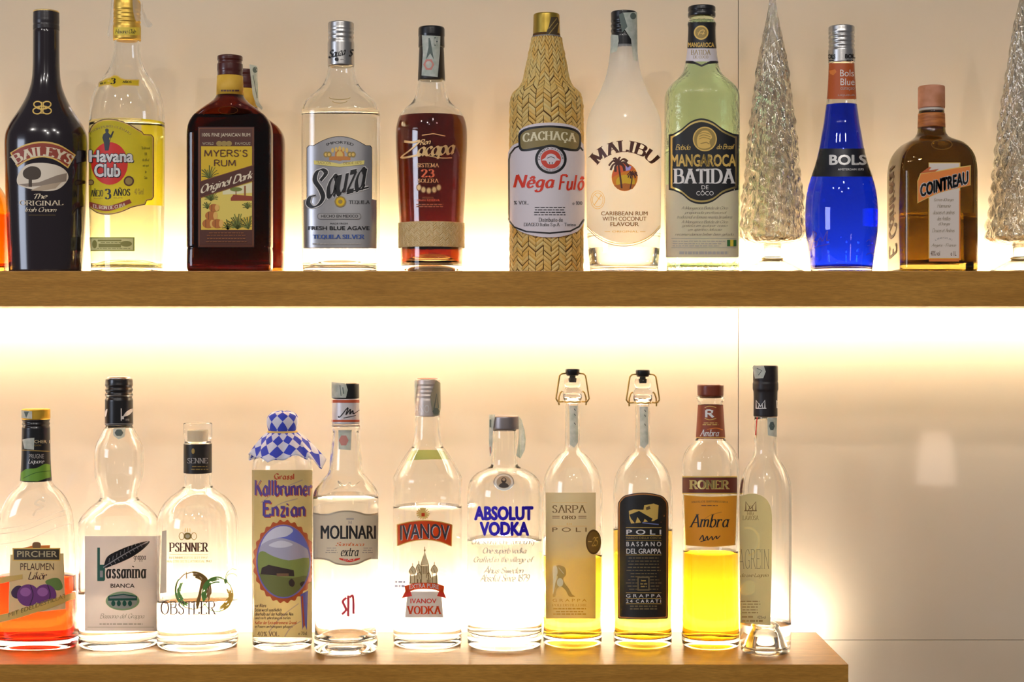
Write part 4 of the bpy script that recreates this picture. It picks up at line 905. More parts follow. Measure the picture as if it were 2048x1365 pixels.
L.rect(286, 793, 440, 1262, PGOLD); L.rect(290, 797, 435, 1258, pm('grey_white_paper', alb(186, 176, 166), .6, translucent=.12))
L.rect(434, 930, 440, 1270, pm('rust_light', (1, 1, 1))).rect(288, 1262, 434, 1276, pm('rust_light', (1, 1, 1)))
bn = [(232, 992), (232, 884), (246, 846), (300, 838)]+catmull([(320, 836), (400, 820), (490, 806)], 4)+[(489, 904)]+catmull([(430, 918), (330, 945), (232, 992)], 4)[:-1]
L.poly(bn, PGOLD); L.poly([(360+(x-360)*.97, 898+(y-898)*.94) for x, y in bn], pm('banner_orange', alb(196, 112, 48), .5)); L.poly([(246, 846), (290, 814), (300, 818), (285, 832), (336, 824), (318, 838)], pm('banner_rust', alb(160, 78, 36), .5))
for (ox, oy, m_, u) in ((-3, -3, WHITE, 1), (3, -2, WHITE, 1), (0, 4, WHITE, 1), (0, 0, INK, 3)): L.text('COINTREAU', 246+ox, 866+oy, 478+ox, 930+oy, m_, 'fat', slope=66, up=u)
for t, a, b, y in (('Ecorces d’Oranges', 312, 408, 978), ('Harmonie', 328, 394, 1006), ('douces et amères', 308, 412, 1038), ('des Antilles', 328, 392, 1068), ("d'Oranges", 334, 390, 1096), ('Douces et Amères', 304, 412, 1126)): L.text(t, a, y-12, b, y+8, pm('faded_ink', (1, 1, 1)), 'script')
L.ctext('UNIQUE', 360, 1230, 66, 8, -36, 36, GREY, 'serif').text('Angers - France', 300, 1188, 420, 1208, pm('faded_ink', (1, 1, 1)), 'script').text('40% vol', 297, 1224, 341, 1248, BROWNINK, 'sans').text('e 1L', 393, 1226, 420, 1248, BROWNINK, 'sans'); L.done()
L = Label(B, Z6, 'shoulder_seal', r, dy=5); L.line([(350+50*math.cos(t), 705+24*math.sin(t)) for t in [i*.2417 for i in range(26)]], 5, pm('amber_relief', (.16, .08, .015), .2), closed=True); L.done()
bm = bmesh.new(); w = B.wb; zz0, zz1 = B.z(518), B.z(330)
polys = text_polys('E. Cointreau', 'scriptb'); xs_ = [p[0] for P in polys for p in P]; ys_ = [p[1] for P in polys for p in P]
for P in polys:
    vs = []
    for x, y in P:
        u = (x-min(xs_))/(max(xs_)-min(xs_)); v = (y-min(ys_))/(max(ys_)-min(ys_))
        vs.append(bm.verts.new((-w-.0004, (-.022+.044*(1-v)), zz0+(zz1-zz0)*u)))
    bm.faces.new(vs)
mk('side_signature', bm, pm('signature_brown', alb(88, 52, 24), .5), r)['label'] = 'brown handwritten signature on the side face'

# ================================================================== LOWER SHELF
def lower(name, label, cx, yc, Z, prof, R=1.0, N=2.0, base_r=7, cat='bottle'):
    P = rows(Z, prof); hw = P[-1][1]-base_r; D = base_D(yc, hw, R)
    B = Body(cx, D, P, SHELF_LO, R, N, base_r)
    return B, root(name, B, label, cat, LG)

# --- plum liqueur
B, r = lower('liqueur_bottle', 'flared bottle with orange liquid at the lower left, two purple plums on its label', 72, 1303, Y1,
    [(480, 100, 228), (505, 97, 234), (530, 84, 250), (560, 52, 280), (600, 25, 305), (650, 6, 326), (700, -2, 333), (780, -6, 336), (940, -12, 343), (1050, -16, 349), (1150, -19, 354), (1215, -20, 355), (1262, -16, 351)], .62, 2.4)
glass(B, r, liquid=liq('orange', (.74, .030, .003)), level=1151, tb=.012, punt=.005, dome=.008)
_, C = cap(B, r, 'screw_cap', BLACKPL, [(838, 26.5)]+ripple(840, 856, 27.2, 2, 1.5)+[(857, 27.2), (870, 27.4), (900, 27.8), (935, 29), (962, 30.8)])
_, C0 = cap(B, r, 'cap_top', pm('bright_gold_cap', alb(200, 160, 55, .42), .36, .6), [(818, 26.2), (820, 27.6), (836, 27.8), (839, 27)], knurl=(821, 837, .6, 1))
strip(Body(72, B.D, [(810, 27.8), (845, 27.8), (900, 28)], SHELF_LO), Y1, r, [(96, 184), (146, 190), (146, 224), (98, 220)], lambda L: L.poly([(110, 190), (120, 220), (132, 190)], TAXD))
strip(C, Y1, r, [(104, 318), (128, 312), (156, 310), (154, 364), (112, 360)])
L = Label(C, Y1, 'neck_label', r, dx=3, dy=4, base=.0004); L.text('CHER P', 156, 320, 226, 335, cream, 'bold').text('LIQUORI', 150, 341, 186, 349, DGOLD).text('PRUGNE', 132, 384, 198, 404, GREY, 'sans').text('Liquore', 128, 407, 200, 432, WHITE, 'script')
L.line([(102, 366), (229, 372)], 4, DGOLD); L.poly(catmull([(97, 470), (120, 452), (165, 448), (205, 428), (232, 440)], 4)+[(234, 486), (170, 508), (97, 506)], pm('plum_leaf', alb(88, 128, 38), .5)); L.line([(105, 495), (160, 470), (225, 460)], 3, pm('plum_leaf_dark', alb(48, 82, 22), .5), True).done()
L = Label(B, Y1, 'embossed_bands', r, dy=8); RG = pm('glass_relief', (.93, .93, .9), .1, trans=.85)
for a, b in ((705, 650), (728, 672), (775, 718)): L.line([(2, a+20), (120, a), (240, b+8), (325, b-20)], 4, RG, True)
L.pen([(150, 665), (165, 640), (200, 625), (160, 610), (180, 590), (205, 600)], 12, 7, RG); L.done()
L = Label(B, Y1, 'front_label', r, dy=8)
PAP = pm('kraft_cream', alb(216, 194, 140), .6, translucent=.15)
L.poly([(48, 842), (288, 836), (294, 1005), (300, 1090), (40, 1118), (40, 1040)], PAP)
L.poly([(105, 812), (150, 800), (190, 800), (228, 798), (225, 815), (108, 828)], pm('orange_flash', alb(208, 118, 48), .5)); L.poly(catmull([(148, 790), (165, 784), (184, 790), (182, 812), (165, 822), (150, 812)], 3, True), pm('crest_brown', alb(110, 78, 48), .5))
L.rect(58, 812, 273, 870, PGOLD); L.rect(63, 817, 268, 865, pm('sign_black', alb(52, 44, 34), .5)); L.text('PIRCHER', 78, 825, 259, 853, cream, 'bold'); L.text('PFLAUMEN', 93, 881, 244, 912, pm('dark_brown_print', (1,)*3), 'sans').text('Likör', 128, 920, 214, 956, MBR, 'script')
LFG = pm('leaf_green', alb(86, 108, 52), .5); PLM = pm('plum_purple', alb(92, 44, 96), .5); PLH = pm('plum_light', alb(128, 76, 128), .5); PDK = pm('plum_dark', alb(48, 24, 52), .5)
L.poly(catmull([(205, 965), (235, 950), (268, 952), (284, 990), (262, 1005), (228, 990)], 4, True), LFG); L.poly(catmull([(52, 1010), (75, 985), (100, 990), (90, 1040), (60, 1035)], 4, True), PDK)
for x in (128, 205): L.ell(x, 1027, 50, 50, PLM); L.ell(x-12, 1012, 24, 20, PLH); L.line([(x+10, 980), (x+22, 1025), (x+8, 1072)], 4, PDK, True, up=True)
L.poly([(2, 945), (102, 932), (102, 952), (2, 975)], pm('ribbon_gold', alb(168, 138, 70), .45)); L.poly([(-8, 1118), (90, 1095), (220, 1052), (340, 1008), (343, 1040), (220, 1088), (90, 1130), (-8, 1155)], pm('ribbon_gold', (1,)*3)); L.text('MIT EDELDESTILLAT', 40, 1062, 300, 1082, DGOLD, 'bold', slope=90); L.done()

# --- grappa with the feather label
B, r = lower('grappa_bottle', 'clear bulbous-necked grappa bottle with pale label showing a dark feather', 238, 1303, Y1,
    [(248, 484, 597), (258, 480, 600), (275, 470, 610), (300, 458, 622), (325, 445, 636), (350, 437, 645), (375, 433, 649), (430, 431, 650), (475, 433, 648), (500, 438, 642), (530, 446, 632), (560, 454, 624), (580, 456, 622), (592, 450, 630), (605, 436, 645), (625, 412, 670), (650, 388, 694), (672, 370, 711), (690, 361, 719), (720, 358, 721), (900, 359, 720), (1200, 359, 720), (1262, 362, 717)])
glass(B, r, liquid=WATER, level=1180, punt=.006)
_, C = cap(B, r, 'screw_cap', BLACKPL, [(758, 24.5), (760, 26.4), (768, 27)]+ripple(770, 800, 27.4, 3, 2.0)+[(802, 27.4), (849, 27.6), (850.5, 27)], knurl=(759, 767, .6, 1))
bm = bmesh.new(); CB = Body(238, B.D, [(755, 22), (759, 24.5)], SHELF_LO); cap_mesh(bm, CB, 754, 758.5); mk('cap_disc', bm, SILVER, r)
L = Label(C, Y1, 'cap_print', r, dx=3, base=.0004); L.line([(480, 119), (603, 119)], 4, SILVER).line([(480, 247), (603, 247)], 3, GREY); L.line([(551, 176), (551, 232)], 4, WHITE).line([(551, 218), (563, 218)], 14, WHITE); L.poly(catmull([(560, 212), (575, 190), (602, 176), (590, 202), (570, 212)], 4, True), WHITE); L.poly(catmull([(480, 195), (484, 182), (490, 180), (486, 205), (481, 215)], 3, True), WHITE); L.text('1898', 568, 223, 586, 233, GREY).done()
strip(B, Y1, r, [(515, 268), (570, 264), (566, 305), (540, 318), (516, 300)], lambda L: L.ell(541, 287, 20, 17, TAXD, 6), off=.0003)
L = Label(B, Y1, 'front_label', r); GP = pm('pale_grey_paper', alb(222, 214, 214), .6, translucent=.66)
L.rect(387, 757, 706, 1190, GP)
DG = pm('bottle_green_ink', alb(28, 72, 58), .5); L.rect(443, 810, 455, 962, DG); L.rect(443, 888, 478, 962, DG, 8); L.rect(455, 915, 468, 945, GP); L.rect(461, 888, 478, 912, DG)
L.poly(catmull([(474, 890), (490, 850), (540, 822), (600, 798), (676, 780), (655, 812), (610, 846), (560, 872), (510, 892), (482, 902)], 5, True), INK); L.line([(470, 900), (540, 855), (600, 820), (672, 782)], 5, GP, True, up=True)
for i in range(9): x = 500+i*17; y = 878-i*10.5; L.line([(x, y), (x+9, y+14)], 2.5, GP).line([(x-4, y-2), (x-2, y-20)], 2, GP)
L.text('grappa', 607, 847, 661, 874, INK, 'serif').text('assanina', 482, 892, 664, 952, INK, 'serifb').text('BIANCA', 503, 974, 611, 993, INK, 'bold')
L.ell(557, 1053, 76, 43, pm('meadow_green', alb(120, 142, 105), .6)); L.ell(557, 1053, 66, 35, GP); L.poly([(492, 1030), (560, 1020), (622, 1030), (622, 1050), (492, 1052)], DG); L.poly([(498, 1034), (560, 1026), (616, 1034), (616, 1040), (498, 1042)], GP)
for x in (515, 540, 565, 590): L.ell(x, 1064, 9, 13, DG, 14)
L.text('Bassano del Grappa', 455, 1110, 655, 1138, GREY, 'script').micro(425, 675, (1158,), GREY, 6, 4); L.line([(400, 1172), (694, 1172)], 2, GREY).done()

# --- fruit brandy with printed apples
B, r = lower('brandy_bottle', 'stout clear fruit-brandy bottle with printed apples and a clear glass stopper', 395.5, 1305, Y2,
    [(215, 178, 310), (222, 176, 313), (370, 176, 313), (425, 176, 313), (440, 170, 320), (455, 155, 335), (470, 135, 355), (490, 108, 382), (510, 88, 402), (530, 71, 417), (555, 57, 430), (580, 48, 438), (610, 42, 443), (640, 40, 446), (800, 40, 446), (1200, 41, 445), (1245, 42, 444)])
glass(B, r, liquid=WATER, level=1197, punt=.007, t=.003)
cap(B, r, 'glass_stopper', CLEAR, [(846, 27), (849, 28.6), (858, 28.4), (873, 28.6), (876, 28.4), (877, 26.5), (884, 26.2), (888, 26)], label='clear glass stopper', top_r=3)
cap(B, r, 'stopper_core', pm('grey_plug', alb(185, 178, 160), .4, translucent=.3), [(860, 14), (884, 14)])
CN = Body(395.5, B.D, [(880, 27.4), (960, 27.5)], SHELF_LO)
bm = bmesh.new(); z0, z1 = CN.z(946), CN.z(888); skin(bm, [ring(bm, *CN.sec(z, -.0003), z, 64) for z in (z0, (z0+z1)/2, z1)], cap0=False, cap1=False); mk('neck_sleeve', bm, pm('black_brown_foil', (.022, .018, .014), .4), r)
L = Label(CN, Y2, 'neck_print', r, dx=3, base=.0007); L.ell(218, 260, 8, 14, DGOLD, 16); L.text('SENNE', 190, 295, 290, 322, GREY, 'serif').micro(200, 300, (338, 352), DGOLD, 4); L.done()
L = Label(B, Y2, 'printed_front', r, dy=8)
L.ell(190, 690, 20, 18, DGOLD); L.ell(190, 690, 11, 10, cream)
for x in (160, 222): L.line([(x+13*math.cos(t), 690+18*math.sin(t)) for t in [i*.35 for i in range(18)]], 3, DGOLD, closed=True)
for x in (178, 190, 202): L.line([(x, 668), (x, 650)], 3, PGOLD)
L.text('PSENNER', 97, 722, 295, 770, BROWNINK, 'serifb').text('BRENNMEISTER SEIT 1947', 98, 793, 290, 804, OLIVE, 'serif').text('MAESTRI DISTILLATORI DAL 1947', 86, 811, 312, 823, OLIVE, 'serif'); L.line([(100, 783), (292, 783)], 1.5, DGOLD)
LFD = pm('apple_green', alb(84, 128, 62), .5); ABR = pm('apple_brown', alb(112, 86, 42), .5); AGO = pm('apple_gold', alb(178, 150, 50), .5)
rnd = random.Random(11)
def arcline(cx_, cy_, a, b, t0, t1, w, m_): L.line([(cx_+a*math.cos(t0+(t1-t0)*i/12), cy_+b*math.sin(t0+(t1-t0)*i/12)) for i in range(13)], w, m_)
arcline(218, 965, 90, 95, 0, 6.28, 4.5, ABR); arcline(338, 985, 78, 88, 0, 6.28, 4.5, LFD)
for i in range(26):
    q = 1-.035*(i % 9); t0 = 2.2+rnd.uniform(-.3, .9); arcline(218, 965, 90*q, 95*q, t0, t0+rnd.uniform(.25, .7), 6, LFD)
for i in range(40):
    q = 1-.03*(i % 11); t0 = -1.1+rnd.uniform(-.6, .9); arcline(218, 965, 90*q, 95*q, t0, t0+rnd.uniform(.3, .8), 5, ABR)
L.poly(catmull([(270, 900), (290, 905), (282, 935), (262, 960), (255, 1010), (240, 1060), (232, 1030), (245, 980), (255, 930)], 4, True), ABR)
for i in range(34):
    q = 1-.035*(i % 9); t0 = 3.0+rnd.uniform(-.3, 1.5); arcline(338, 985, 78*q, 88*q, t0, t0+rnd.uniform(.2, .6), 6, LFD)
for i in range(44):
    q = 1-.03*(i % 12); t0 = -.3+rnd.uniform(-.2, 1.3); arcline(338, 985, 78*q, 88*q, t0, t0+rnd.uniform(.2, .6), 5, AGO)
L.poly(catmull([(372, 915), (380, 905), (390, 915), (380, 932)], 3, True), LFD); L.line([(380, 915), (385, 880), (410, 856), (430, 860)], 2.5, LFD, True).line([(380, 915), (392, 885), (420, 880), (438, 900)], 2.5, LFD, True).line([(185, 905), (184, 870)], 5, ABR)
L.text('OBSTLER', 55, 1018, 335, 1087, pm('grey_brown_print', alb(70, 50, 42), .5), 'serif'); L.micro(140, 260, (1108,), cream, 4); L.done()
L = Label(B, Y2, 'side_label', r, dx=2, dy=8); L.poly([(62, 665), (84, 660), (84, 975), (52, 980)], pm('grey_cream_paper', (1,)*3)); L.done()

# --- gentian spirit under the checked cloth
B, r = lower('gentian_bottle', 'slim bottle with a blue and white diamond cloth tied over its top', 565, 1303, Y2,
    [(70, 625, 715), (150, 625, 715), (190, 618, 722), (225, 595, 745), (250, 567, 773), (275, 543, 797), (300, 527, 812), (330, 520, 820), (360, 518, 822), (1200, 519, 821), (1245, 521, 819)])
glass(B, r, liquid=WATER, level=985, punt=.005)
CLOTH = bpy.data.materials.new('diamond_cloth'); CLOTH.use_nodes = True; nt = CLOTH.node_tree; p = nt.nodes['Principled BSDF']; p.inputs['Roughness'].default_value = .8
uvn = nt.nodes.new('ShaderNodeUVMap'); uvn.uv_map = 'weave'; chk = nt.nodes.new('ShaderNodeTexChecker'); chk.inputs['Scale'].default_value = 1.0
chk.inputs['Color1'].default_value = (*alb(205, 205, 220), 1); chk.inputs['Color2'].default_value = (*alb(44, 58, 158), 1)
nt.links.new(uvn.outputs[0], chk.inputs[0]); nt.links.new(chk.outputs[0], p.inputs['Base Color'])
def cloth_piece(name, fn, nu, nv, uvf, closed_top=False):
    bm = bmesh.new(); uvl = bm.loops.layers.uv.new('weave'); G = [[bm.verts.new(fn(2*math.pi*i/nu, j/nv)) for j in range(nv+1)] for i in range(nu)]
    for i in range(nu):
        for j in range(nv):
            q = [(i, j), (i, j+1), (i+1, j+1), (i+1, j)]
            f = bm.faces.new([G[a % nu][b] for a, b in q])
            for lp, (a, b) in zip(f.loops, q): lp[uvl].uv = uvf(2*math.pi*a/nu, b/nv)
    o = mk(name, bm, CLOTH, r); md = o.modifiers.new('thickness', 'SOLIDIFY'); md.thickness = .0006; return o
kk = B.k
def dome_fn(a, v):
    s = v*v*(3-2*v); rr = 31*kk*min(1, math.sin(min(1, v*1.5)*math.pi/2)**.7); rr *= (1-.20*max(0, (v-.72)/.28)**1.5)*(1+.025*math.sin(5*a+4*v))
    z = B.z(823+2*math.sin(a+1)) if v < .02 else B.z(823)-(v**2.1)*44*kk+.8*kk*math.sin(3*a)
    return (max(rr, .0003)*math.cos(a), max(rr, .0003)*math.sin(a), z)
def uv45(k1, k2, c):
    return lambda a, v: ((a*k1+v*k2)+c, (a*k1-v*k2)+c+20)
cloth_piece('cloth_cover', dome_fn, 72, 18, uv45(1.275, 2.2, .3))
def skirt_fn(a, v):
    L0 = 62*kk/(abs(math.cos(a+.25))+abs(math.sin(a+.25)))*(1+.55*max(0, math.cos(a-.15))**3)+18*kk
    ru = math.sin(6*a+.6)*.7+math.sin(11*a+1)*.35
    rr = 25.5*kk+L0*(v**.85)*.60*(1+.10*ru*v); zz = B.z(863)-L0*(v**1.25)*.74+5*kk*ru*v+ (9*kk*v*v if math.cos(a) > .8 else 0)
    w, d, n = B.sec(min(zz, B.top-.002)); rr = max(rr, w+.0022)
    return (rr*math.cos(a), rr*math.sin(a), zz)
cloth_piece('cloth_skirt', skirt_fn, 160, 16, uv45(2.23, 2.6, .1))
bm = bmesh.new(); tube(bm, [(26.8*kk*math.cos(t), 26.8*kk*math.sin(t), B.z(865)) for t in [2*math.pi*i/40 for i in range(40)]], .0024, 8, closed=True); mk('tie_cord', bm, pm('hemp_cord', alb(172, 146, 82), .8), r)
L = Label(B, Y2, 'front_label', r); KY = pm('straw_yellow_paper', alb(242, 222, 160), .6, translucent=.68)
L.poly([(517, 355), (823, 355), (823, 1203), (519, 1200)], KY)
KR = pm('blackletter_red', alb(156, 62, 34), .5); KP = pm('blackletter_purple', alb(70, 52, 118), .5)
for a, b in (((560, 520), (770, 405)), ((600, 560), (745, 500)), ((600, 1175), (750, 1030)), ((680, 1198), (760, 1120))): L.pen([a, ((a[0]+b[0])/2-10, (a[1]+b[1])/2-6), b], 8, 4, pm('quill_grey', alb(160, 140, 120), .5))
L.text('Grassl', 626, 372, 728, 405, KR, 'black')
for o, m_, u in ((4, KR, 1), (0, KP, 2.5)): L.text('Kallbrunner', 530+o, 405+o, 818+o, 490+o, m_, 'black', up=u).text('Enzian', 570+o, 508+o, 784+o, 594+o, m_, 'black', up=u)
L.ell(676, 818, 152, 206, pm('seal_rust', alb(158, 72, 34), .5), 160, 26, .03); L.ell(674, 818, 137, 188, KY, 48); L.ell(674, 818, 132, 183, pm('picture_sky', alb(92, 98, 168), .5), 48)
def inell(P): return [(674+min(1, 129/max(1e-6, math.hypot(x-674, (y-818)*129/180)))*(x-674) if math.hypot(x-674, (y-818)*129/180) > 129 else x, 818+min(1, 129/max(1e-6, math.hypot(x-674, (y-818)*129/180)))*(y-818) if math.hypot(x-674, (y-818)*129/180) > 129 else y) for x, y in P]
def pic(P, m_, n=4): L.poly(inell(catmull(P, n, True)), m_)
pic([(580, 690), (620, 648), (690, 640), (722, 662), (690, 690), (640, 700), (600, 715), (560, 740)], pm('cloud_white', alb(212, 208, 220), .5)); pic([(545, 755), (600, 712), (660, 700), (720, 715), (770, 740), (803, 770), (800, 830), (545, 830)], pm('mountain_grey', alb(150, 145, 160), .6))
pic([(600, 735), (660, 712), (720, 730), (690, 745), (640, 748)], pm('mountain_pale', alb(186, 182, 190), .6)); pic([(545, 790), (570, 765), (620, 790), (700, 812), (800, 800), (803, 870), (780, 930), (560, 930), (545, 860)], pm('alp_green', alb(118, 128, 66), .6), 3)
pic([(548, 880), (620, 890), (720, 900), (790, 890), (785, 940), (740, 985), (674, 1000), (610, 985), (560, 930)], pm('alp_olive', alb(98, 100, 52), .6), 3); HUT = pm('hut_dark', alb(52, 40, 34), .6)
L.poly([(566, 850), (600, 835), (725, 862), (728, 893), (650, 890), (560, 882)], HUT); L.rect(640, 878, 700, 893, pm('hut_brown', alb(110, 80, 56), .6)); pic([(700, 920), (715, 905), (730, 925), (722, 945), (705, 940)], HUT); pic([(755, 930), (775, 918), (790, 935), (770, 950)], HUT)
L.line([(674+133*math.cos(t), 818+184*math.sin(t)) for t in [i*.131 for i in range(48)]], 5, pm('frame_violet', alb(112, 92, 150), .5), closed=True)
RB = pm('ribbon_blue', alb(82, 80, 150), .5); L.poly([(758, 985), (795, 965), (790, 1165), (776, 1130), (768, 1165)], RB); L.poly([(762, 995), (770, 990), (780, 1140), (772, 1155)], KR)
for i, (t, b) in enumerate((('vor Alters', 588), ('Enzian wurzelt ausschließlich', 665), ('oberhalb auf der Kallbrunn Alm', 722), ('und reift jahrelang im tiefen', 708), ('Keller der Enzianbrennerei Grassl', 738), ('in Fässern am Königssee gelagert', 718))): L.text(t, 533, 1031+21.5*i, b, 1050+21.5*i, KR if i == 4 else BROWNINK, 'black')
L.text('40% VOL.', 545, 1172, 655, 1196, BROWNINK, 'serif').text('e 70cl', 748, 1172, 790, 1190, BROWNINK, 'serif'); L.done()

# --- sambuca
B, r = lower('sambuca_bottle', 'clear waisted sambuca bottle with pale label and black cap over a silver collar', 691.5, 1313.5, Y3,
    [(245, 124, 248), (262, 121, 251), (272, 123, 249), (280, 127, 244), (340, 121, 250), (400, 114, 257), (455, 110, 262), (475, 102, 272), (490, 90, 286), (510, 74, 301), (530, 58, 316), (550, 45, 328), (575, 38, 334), (650, 38, 335), (850, 39, 334), (1000, 43, 330), (1130, 47, 326), (1190, 46, 328), (1240, 41, 332), (1280, 41, 332)], base_r=9)
glass(B, r, liquid=WATER, level=993, tb=.016, punt=.012, dome=.014)
_, C = cap(B, r, 'cap', BLACKPL, [(766.5, 25), (769, 26.8), (795, 27), (797, 26.6)])
_, C1 = cap(B, r, 'collar', pm('silver_collar', alb(188, 182, 182), .4, .3), [(797, 26.4), (800, 27), (846, 27.2), (848, 26.8)])
L = Label(C1, Y3, 'collar_print', r, dx=3, base=.0004); L.poly([(120, 137), (252, 137), (252, 150), (120, 150)], pm('collar_rust', alb(160, 70, 40), .5)); L.poly([(120, 228), (252, 228), (252, 238), (120, 238)], pm('collar_rust', (1,)*3))
L.pen([(152, 212), (160, 214), (195, 172), (186, 205), (205, 180), (204, 202), (216, 186), (220, 200), (246, 184)], 6, 3, INK); L.line([(175, 220), (230, 208)], 3, INK).done()
strip(Body(691.5, B.D, [(760, 27.2), (850, 27.4)], SHELF_LO), Y3, r, [(124, 56), (185, 62), (194, 92), (186, 128), (124, 128)], lambda L: (L.line([(160, 70), (165, 120)], 3, TAXD), L.line([(172, 80), (176, 110)], 4, TAXD)), off=.0008)
strip(B, Y3, r, [(152, 275), (212, 275), (208, 366), (154, 362)], lambda L: L.ell(176, 322, 22, 26, TAXP, 6), off=.0003)
L = Label(B, Y3, 'shoulder_signature', r, dy=5); L.pen([(130, 545), (160, 530), (150, 505), (180, 528), (200, 512), (215, 530), (250, 508)], 6, 3, RG); L.done()
L = Label(B, Y3, 'front_label', r, dy=8); ML = pm('pearl_paper', alb(224, 216, 200), .45, translucent=.6); MLE = pm('pearl_edge', alb(150, 138, 118), .4, .4)
def mlab(d): return [(38, 650+d)]+catmull([(70, 655+d), (110, 655+d), (145, 645+d), (190, 640+d), (235, 645+d), (270, 655+d), (300, 656+d), (334, 650+d)], 4)+[(334, 862-d)]+catmull([(300, 862-d), (275, 870-d), (240, 886-d), (190, 892-d), (140, 886-d), (108, 870-d), (75, 864-d), (40, 862-d)], 4)
L.poly(mlab(0), ML); L.line(mlab(4)[:31], 7, MLE).line(mlab(4)[31:], 7, MLE)
L.text('MOLINARI', 72, 709, 318, 771, INK, 'sans').text('MOLINARI', 74, 709, 320, 771, INK, 'sans', up=1.6).text('MOLINARI', 76, 709, 322, 771, INK, 'sans', up=1.7); L.rect(188, 676, 222, 683, GREY); L.text('M', 196, 688, 214, 702, GREY, 'serif'); L.text('Sambuca', 140, 785, 270, 803, pm('copper_print', alb(178, 92, 50), .5), 'script').text('extra', 163, 812, 246, 850, INK, 'italic')
L.poly(catmull([(155, 857), (200, 862), (250, 857)], 5)+catmull([(248, 864), (202, 876), (158, 864)], 5), REDI); L.text('ITALY', 176, 860, 228, 869, WHITE, 'bold'); L.micro(92, 150, (812, 822, 832), GREY, 3).micro(258, 312, (812, 822, 832), GREY, 3)
PK = pm('rose_print', alb(196, 62, 76), .5); L.line([(188, 1038), (172, 1055), (180, 1075), (186, 1095), (168, 1114)], 11, PK, True).line([(197, 1028), (196, 1124)], 11, PK).line([(203, 1038), (218, 1032), (220, 1112)], 10, PK, True); L.done()

# --- vodka with the orange banner
B, r = lower('vodka_bottle', 'clear vodka bottle with orange-red arched banner and domed church print', 855, 1300, Y3,
    [(200, 503, 608), (212, 498, 609), (260, 496, 611), (300, 493, 614), (340, 489, 625), (352, 485, 630), (358, 480, 636), (478, 404, 706), (486, 400, 710), (500, 398, 712), (900, 398, 712), (1150, 397, 713), (1235, 399, 711)])
glass(B, r, liquid=WATER, level=1012, punt=.006, t=.003)
_, C = cap(B, r, 'screw_cap', pm('dull_silver_cap', alb(160, 150, 142, .45), .42, .6), [(758, 23), (760, 24.4), (766, 24.6)]+ripple(768, 800, 24.8, 4, .8)+[(802, 25), (831, 25.2), (833, 24.8)])
CT = Body(855, B.D, [(752, 20), (760, 22)], SHELF_LO); bm = bmesh.new(); cap_mesh(bm, CT, 757, 759); mk('cap_top', bm, REDI, r)
TB = Body(855, B.D, [(752, 25.4), (836, 26), (880, 28)], SHELF_LO)
L = Label(C, Y3, 'cap_lettering', r, dx=3, base=.0004); L.text('ANO', 500, 160, 565, 196, pm('emboss_pale', alb(205, 200, 195), .4, .4), 'sans').done()
strip(TB, Y3, r, [(498, 52), (510, 44), (512, 62), (502, 150), (500, 170)], None)
strip(TB, Y3, r, [(594, 46), (614, 60), (616, 170), (610, 206), (585, 214), (572, 150), (570, 122)], lambda L: (L.ell(595, 190, 16, 18, TAXD, 6), L.line([(585, 180), (598, 110), (606, 175)], 6, TAXD)), mat=pm('tax_dark', alb(120, 118, 100), .6))
GT = pm('pale_green_reflection', alb(158, 172, 108), .6, translucent=.35)
L = Label(B, Y3, 'neck_reflection_patch', r, dy=4, back=True); L.poly([(478, 366), (640, 366), (668, 405), (450, 412)], GT); L.done()  # green reflection at the liquid surface in the neck, painted as a patch
L = Label(B, Y3, 'front_print', r, dy=8)
for i in range(16):
    a = 2*math.pi*i/16; L.pen([(537+10*math.cos(a), 658+10*math.sin(a)), (537+30*math.cos(a), 655+27*math.sin(a))], 7, 5, PGOLD, smooth=False)
L.ell(537, 658, 14, 16, PGOLD); L.rect(530, 652, 545, 668, ORANGE); L.poly([(524, 640), (530, 630), (545, 630), (550, 640)], PGOLD)
bq = catmull([(420, 706), (480, 692), (545, 686), (610, 692), (668, 706)], 5)+catmull([(665, 804), (610, 782), (545, 774), (480, 782), (422, 802)], 5); L.poly(bq, ORANGE); L.line(bq, 4, PGOLD, closed=True)
for ox, m_, u in ((3, WHITE, 1), (0, pm('slate_ink', alb(58, 54, 60), .4), 2.5)): L.text('IVANOV', 434+ox, 708+ox, 655+ox, 776+ox, m_, 'bold', arc=8, up=u)
CH = pm('church_brown', alb(112, 84, 40), .5); CHF = pm('church_pale', alb(196, 180, 140), .5, translucent=.2)
L.poly([(476, 975), (478, 940), (510, 935), (525, 905), (530, 890), (562, 890), (566, 920), (572, 945), (602, 935), (604, 975)], CHF)
for x, y, q in ((490, 918, 15), (518, 905, 12), (588, 912, 15), (520, 940, 10), (562, 942, 10)): L.poly(catmull([(x-q, y+6), (x-q*.9, y-6), (x-2, y-q-8), (x+2, y-q-8), (x+q*.9, y-6), (x+q, y+6), (x+q*.6, y+14), (x-q*.6, y+14)], 3, True), CHF); L.line([(x-q, y+6), (x-q*.9, y-6), (x, y-q-8), (x+q*.9, y-6), (x+q, y+6)], 3, CH, True).line([(x, y-q-8), (x, y-q-22)], 3, CH).line([(x-q*.6, y+14), (x-q*.6, 972)], 3, CH).line([(x+q*.6, y+14), (x+q*.6, 972)], 3, CH).line([(x-q*.3, y-8), (x+q*.2, y+12)], 2, CH)
L.poly([(527, 888), (545, 830), (563, 888)], CHF); L.line([(527, 888), (545, 830), (563, 888), (527, 888)], 3, CH).line([(545, 830), (545, 806)], 3, CH).line([(541, 822), (549, 822)], 7, CH).line([(530, 888), (530, 972)], 3, CH).line([(562, 888), (562, 972)], 3, CH).line([(476, 972), (604, 972)], 3, CH)
for x in (538, 546, 554): L.line([(x, 895), (x, 930)], 3, CH)
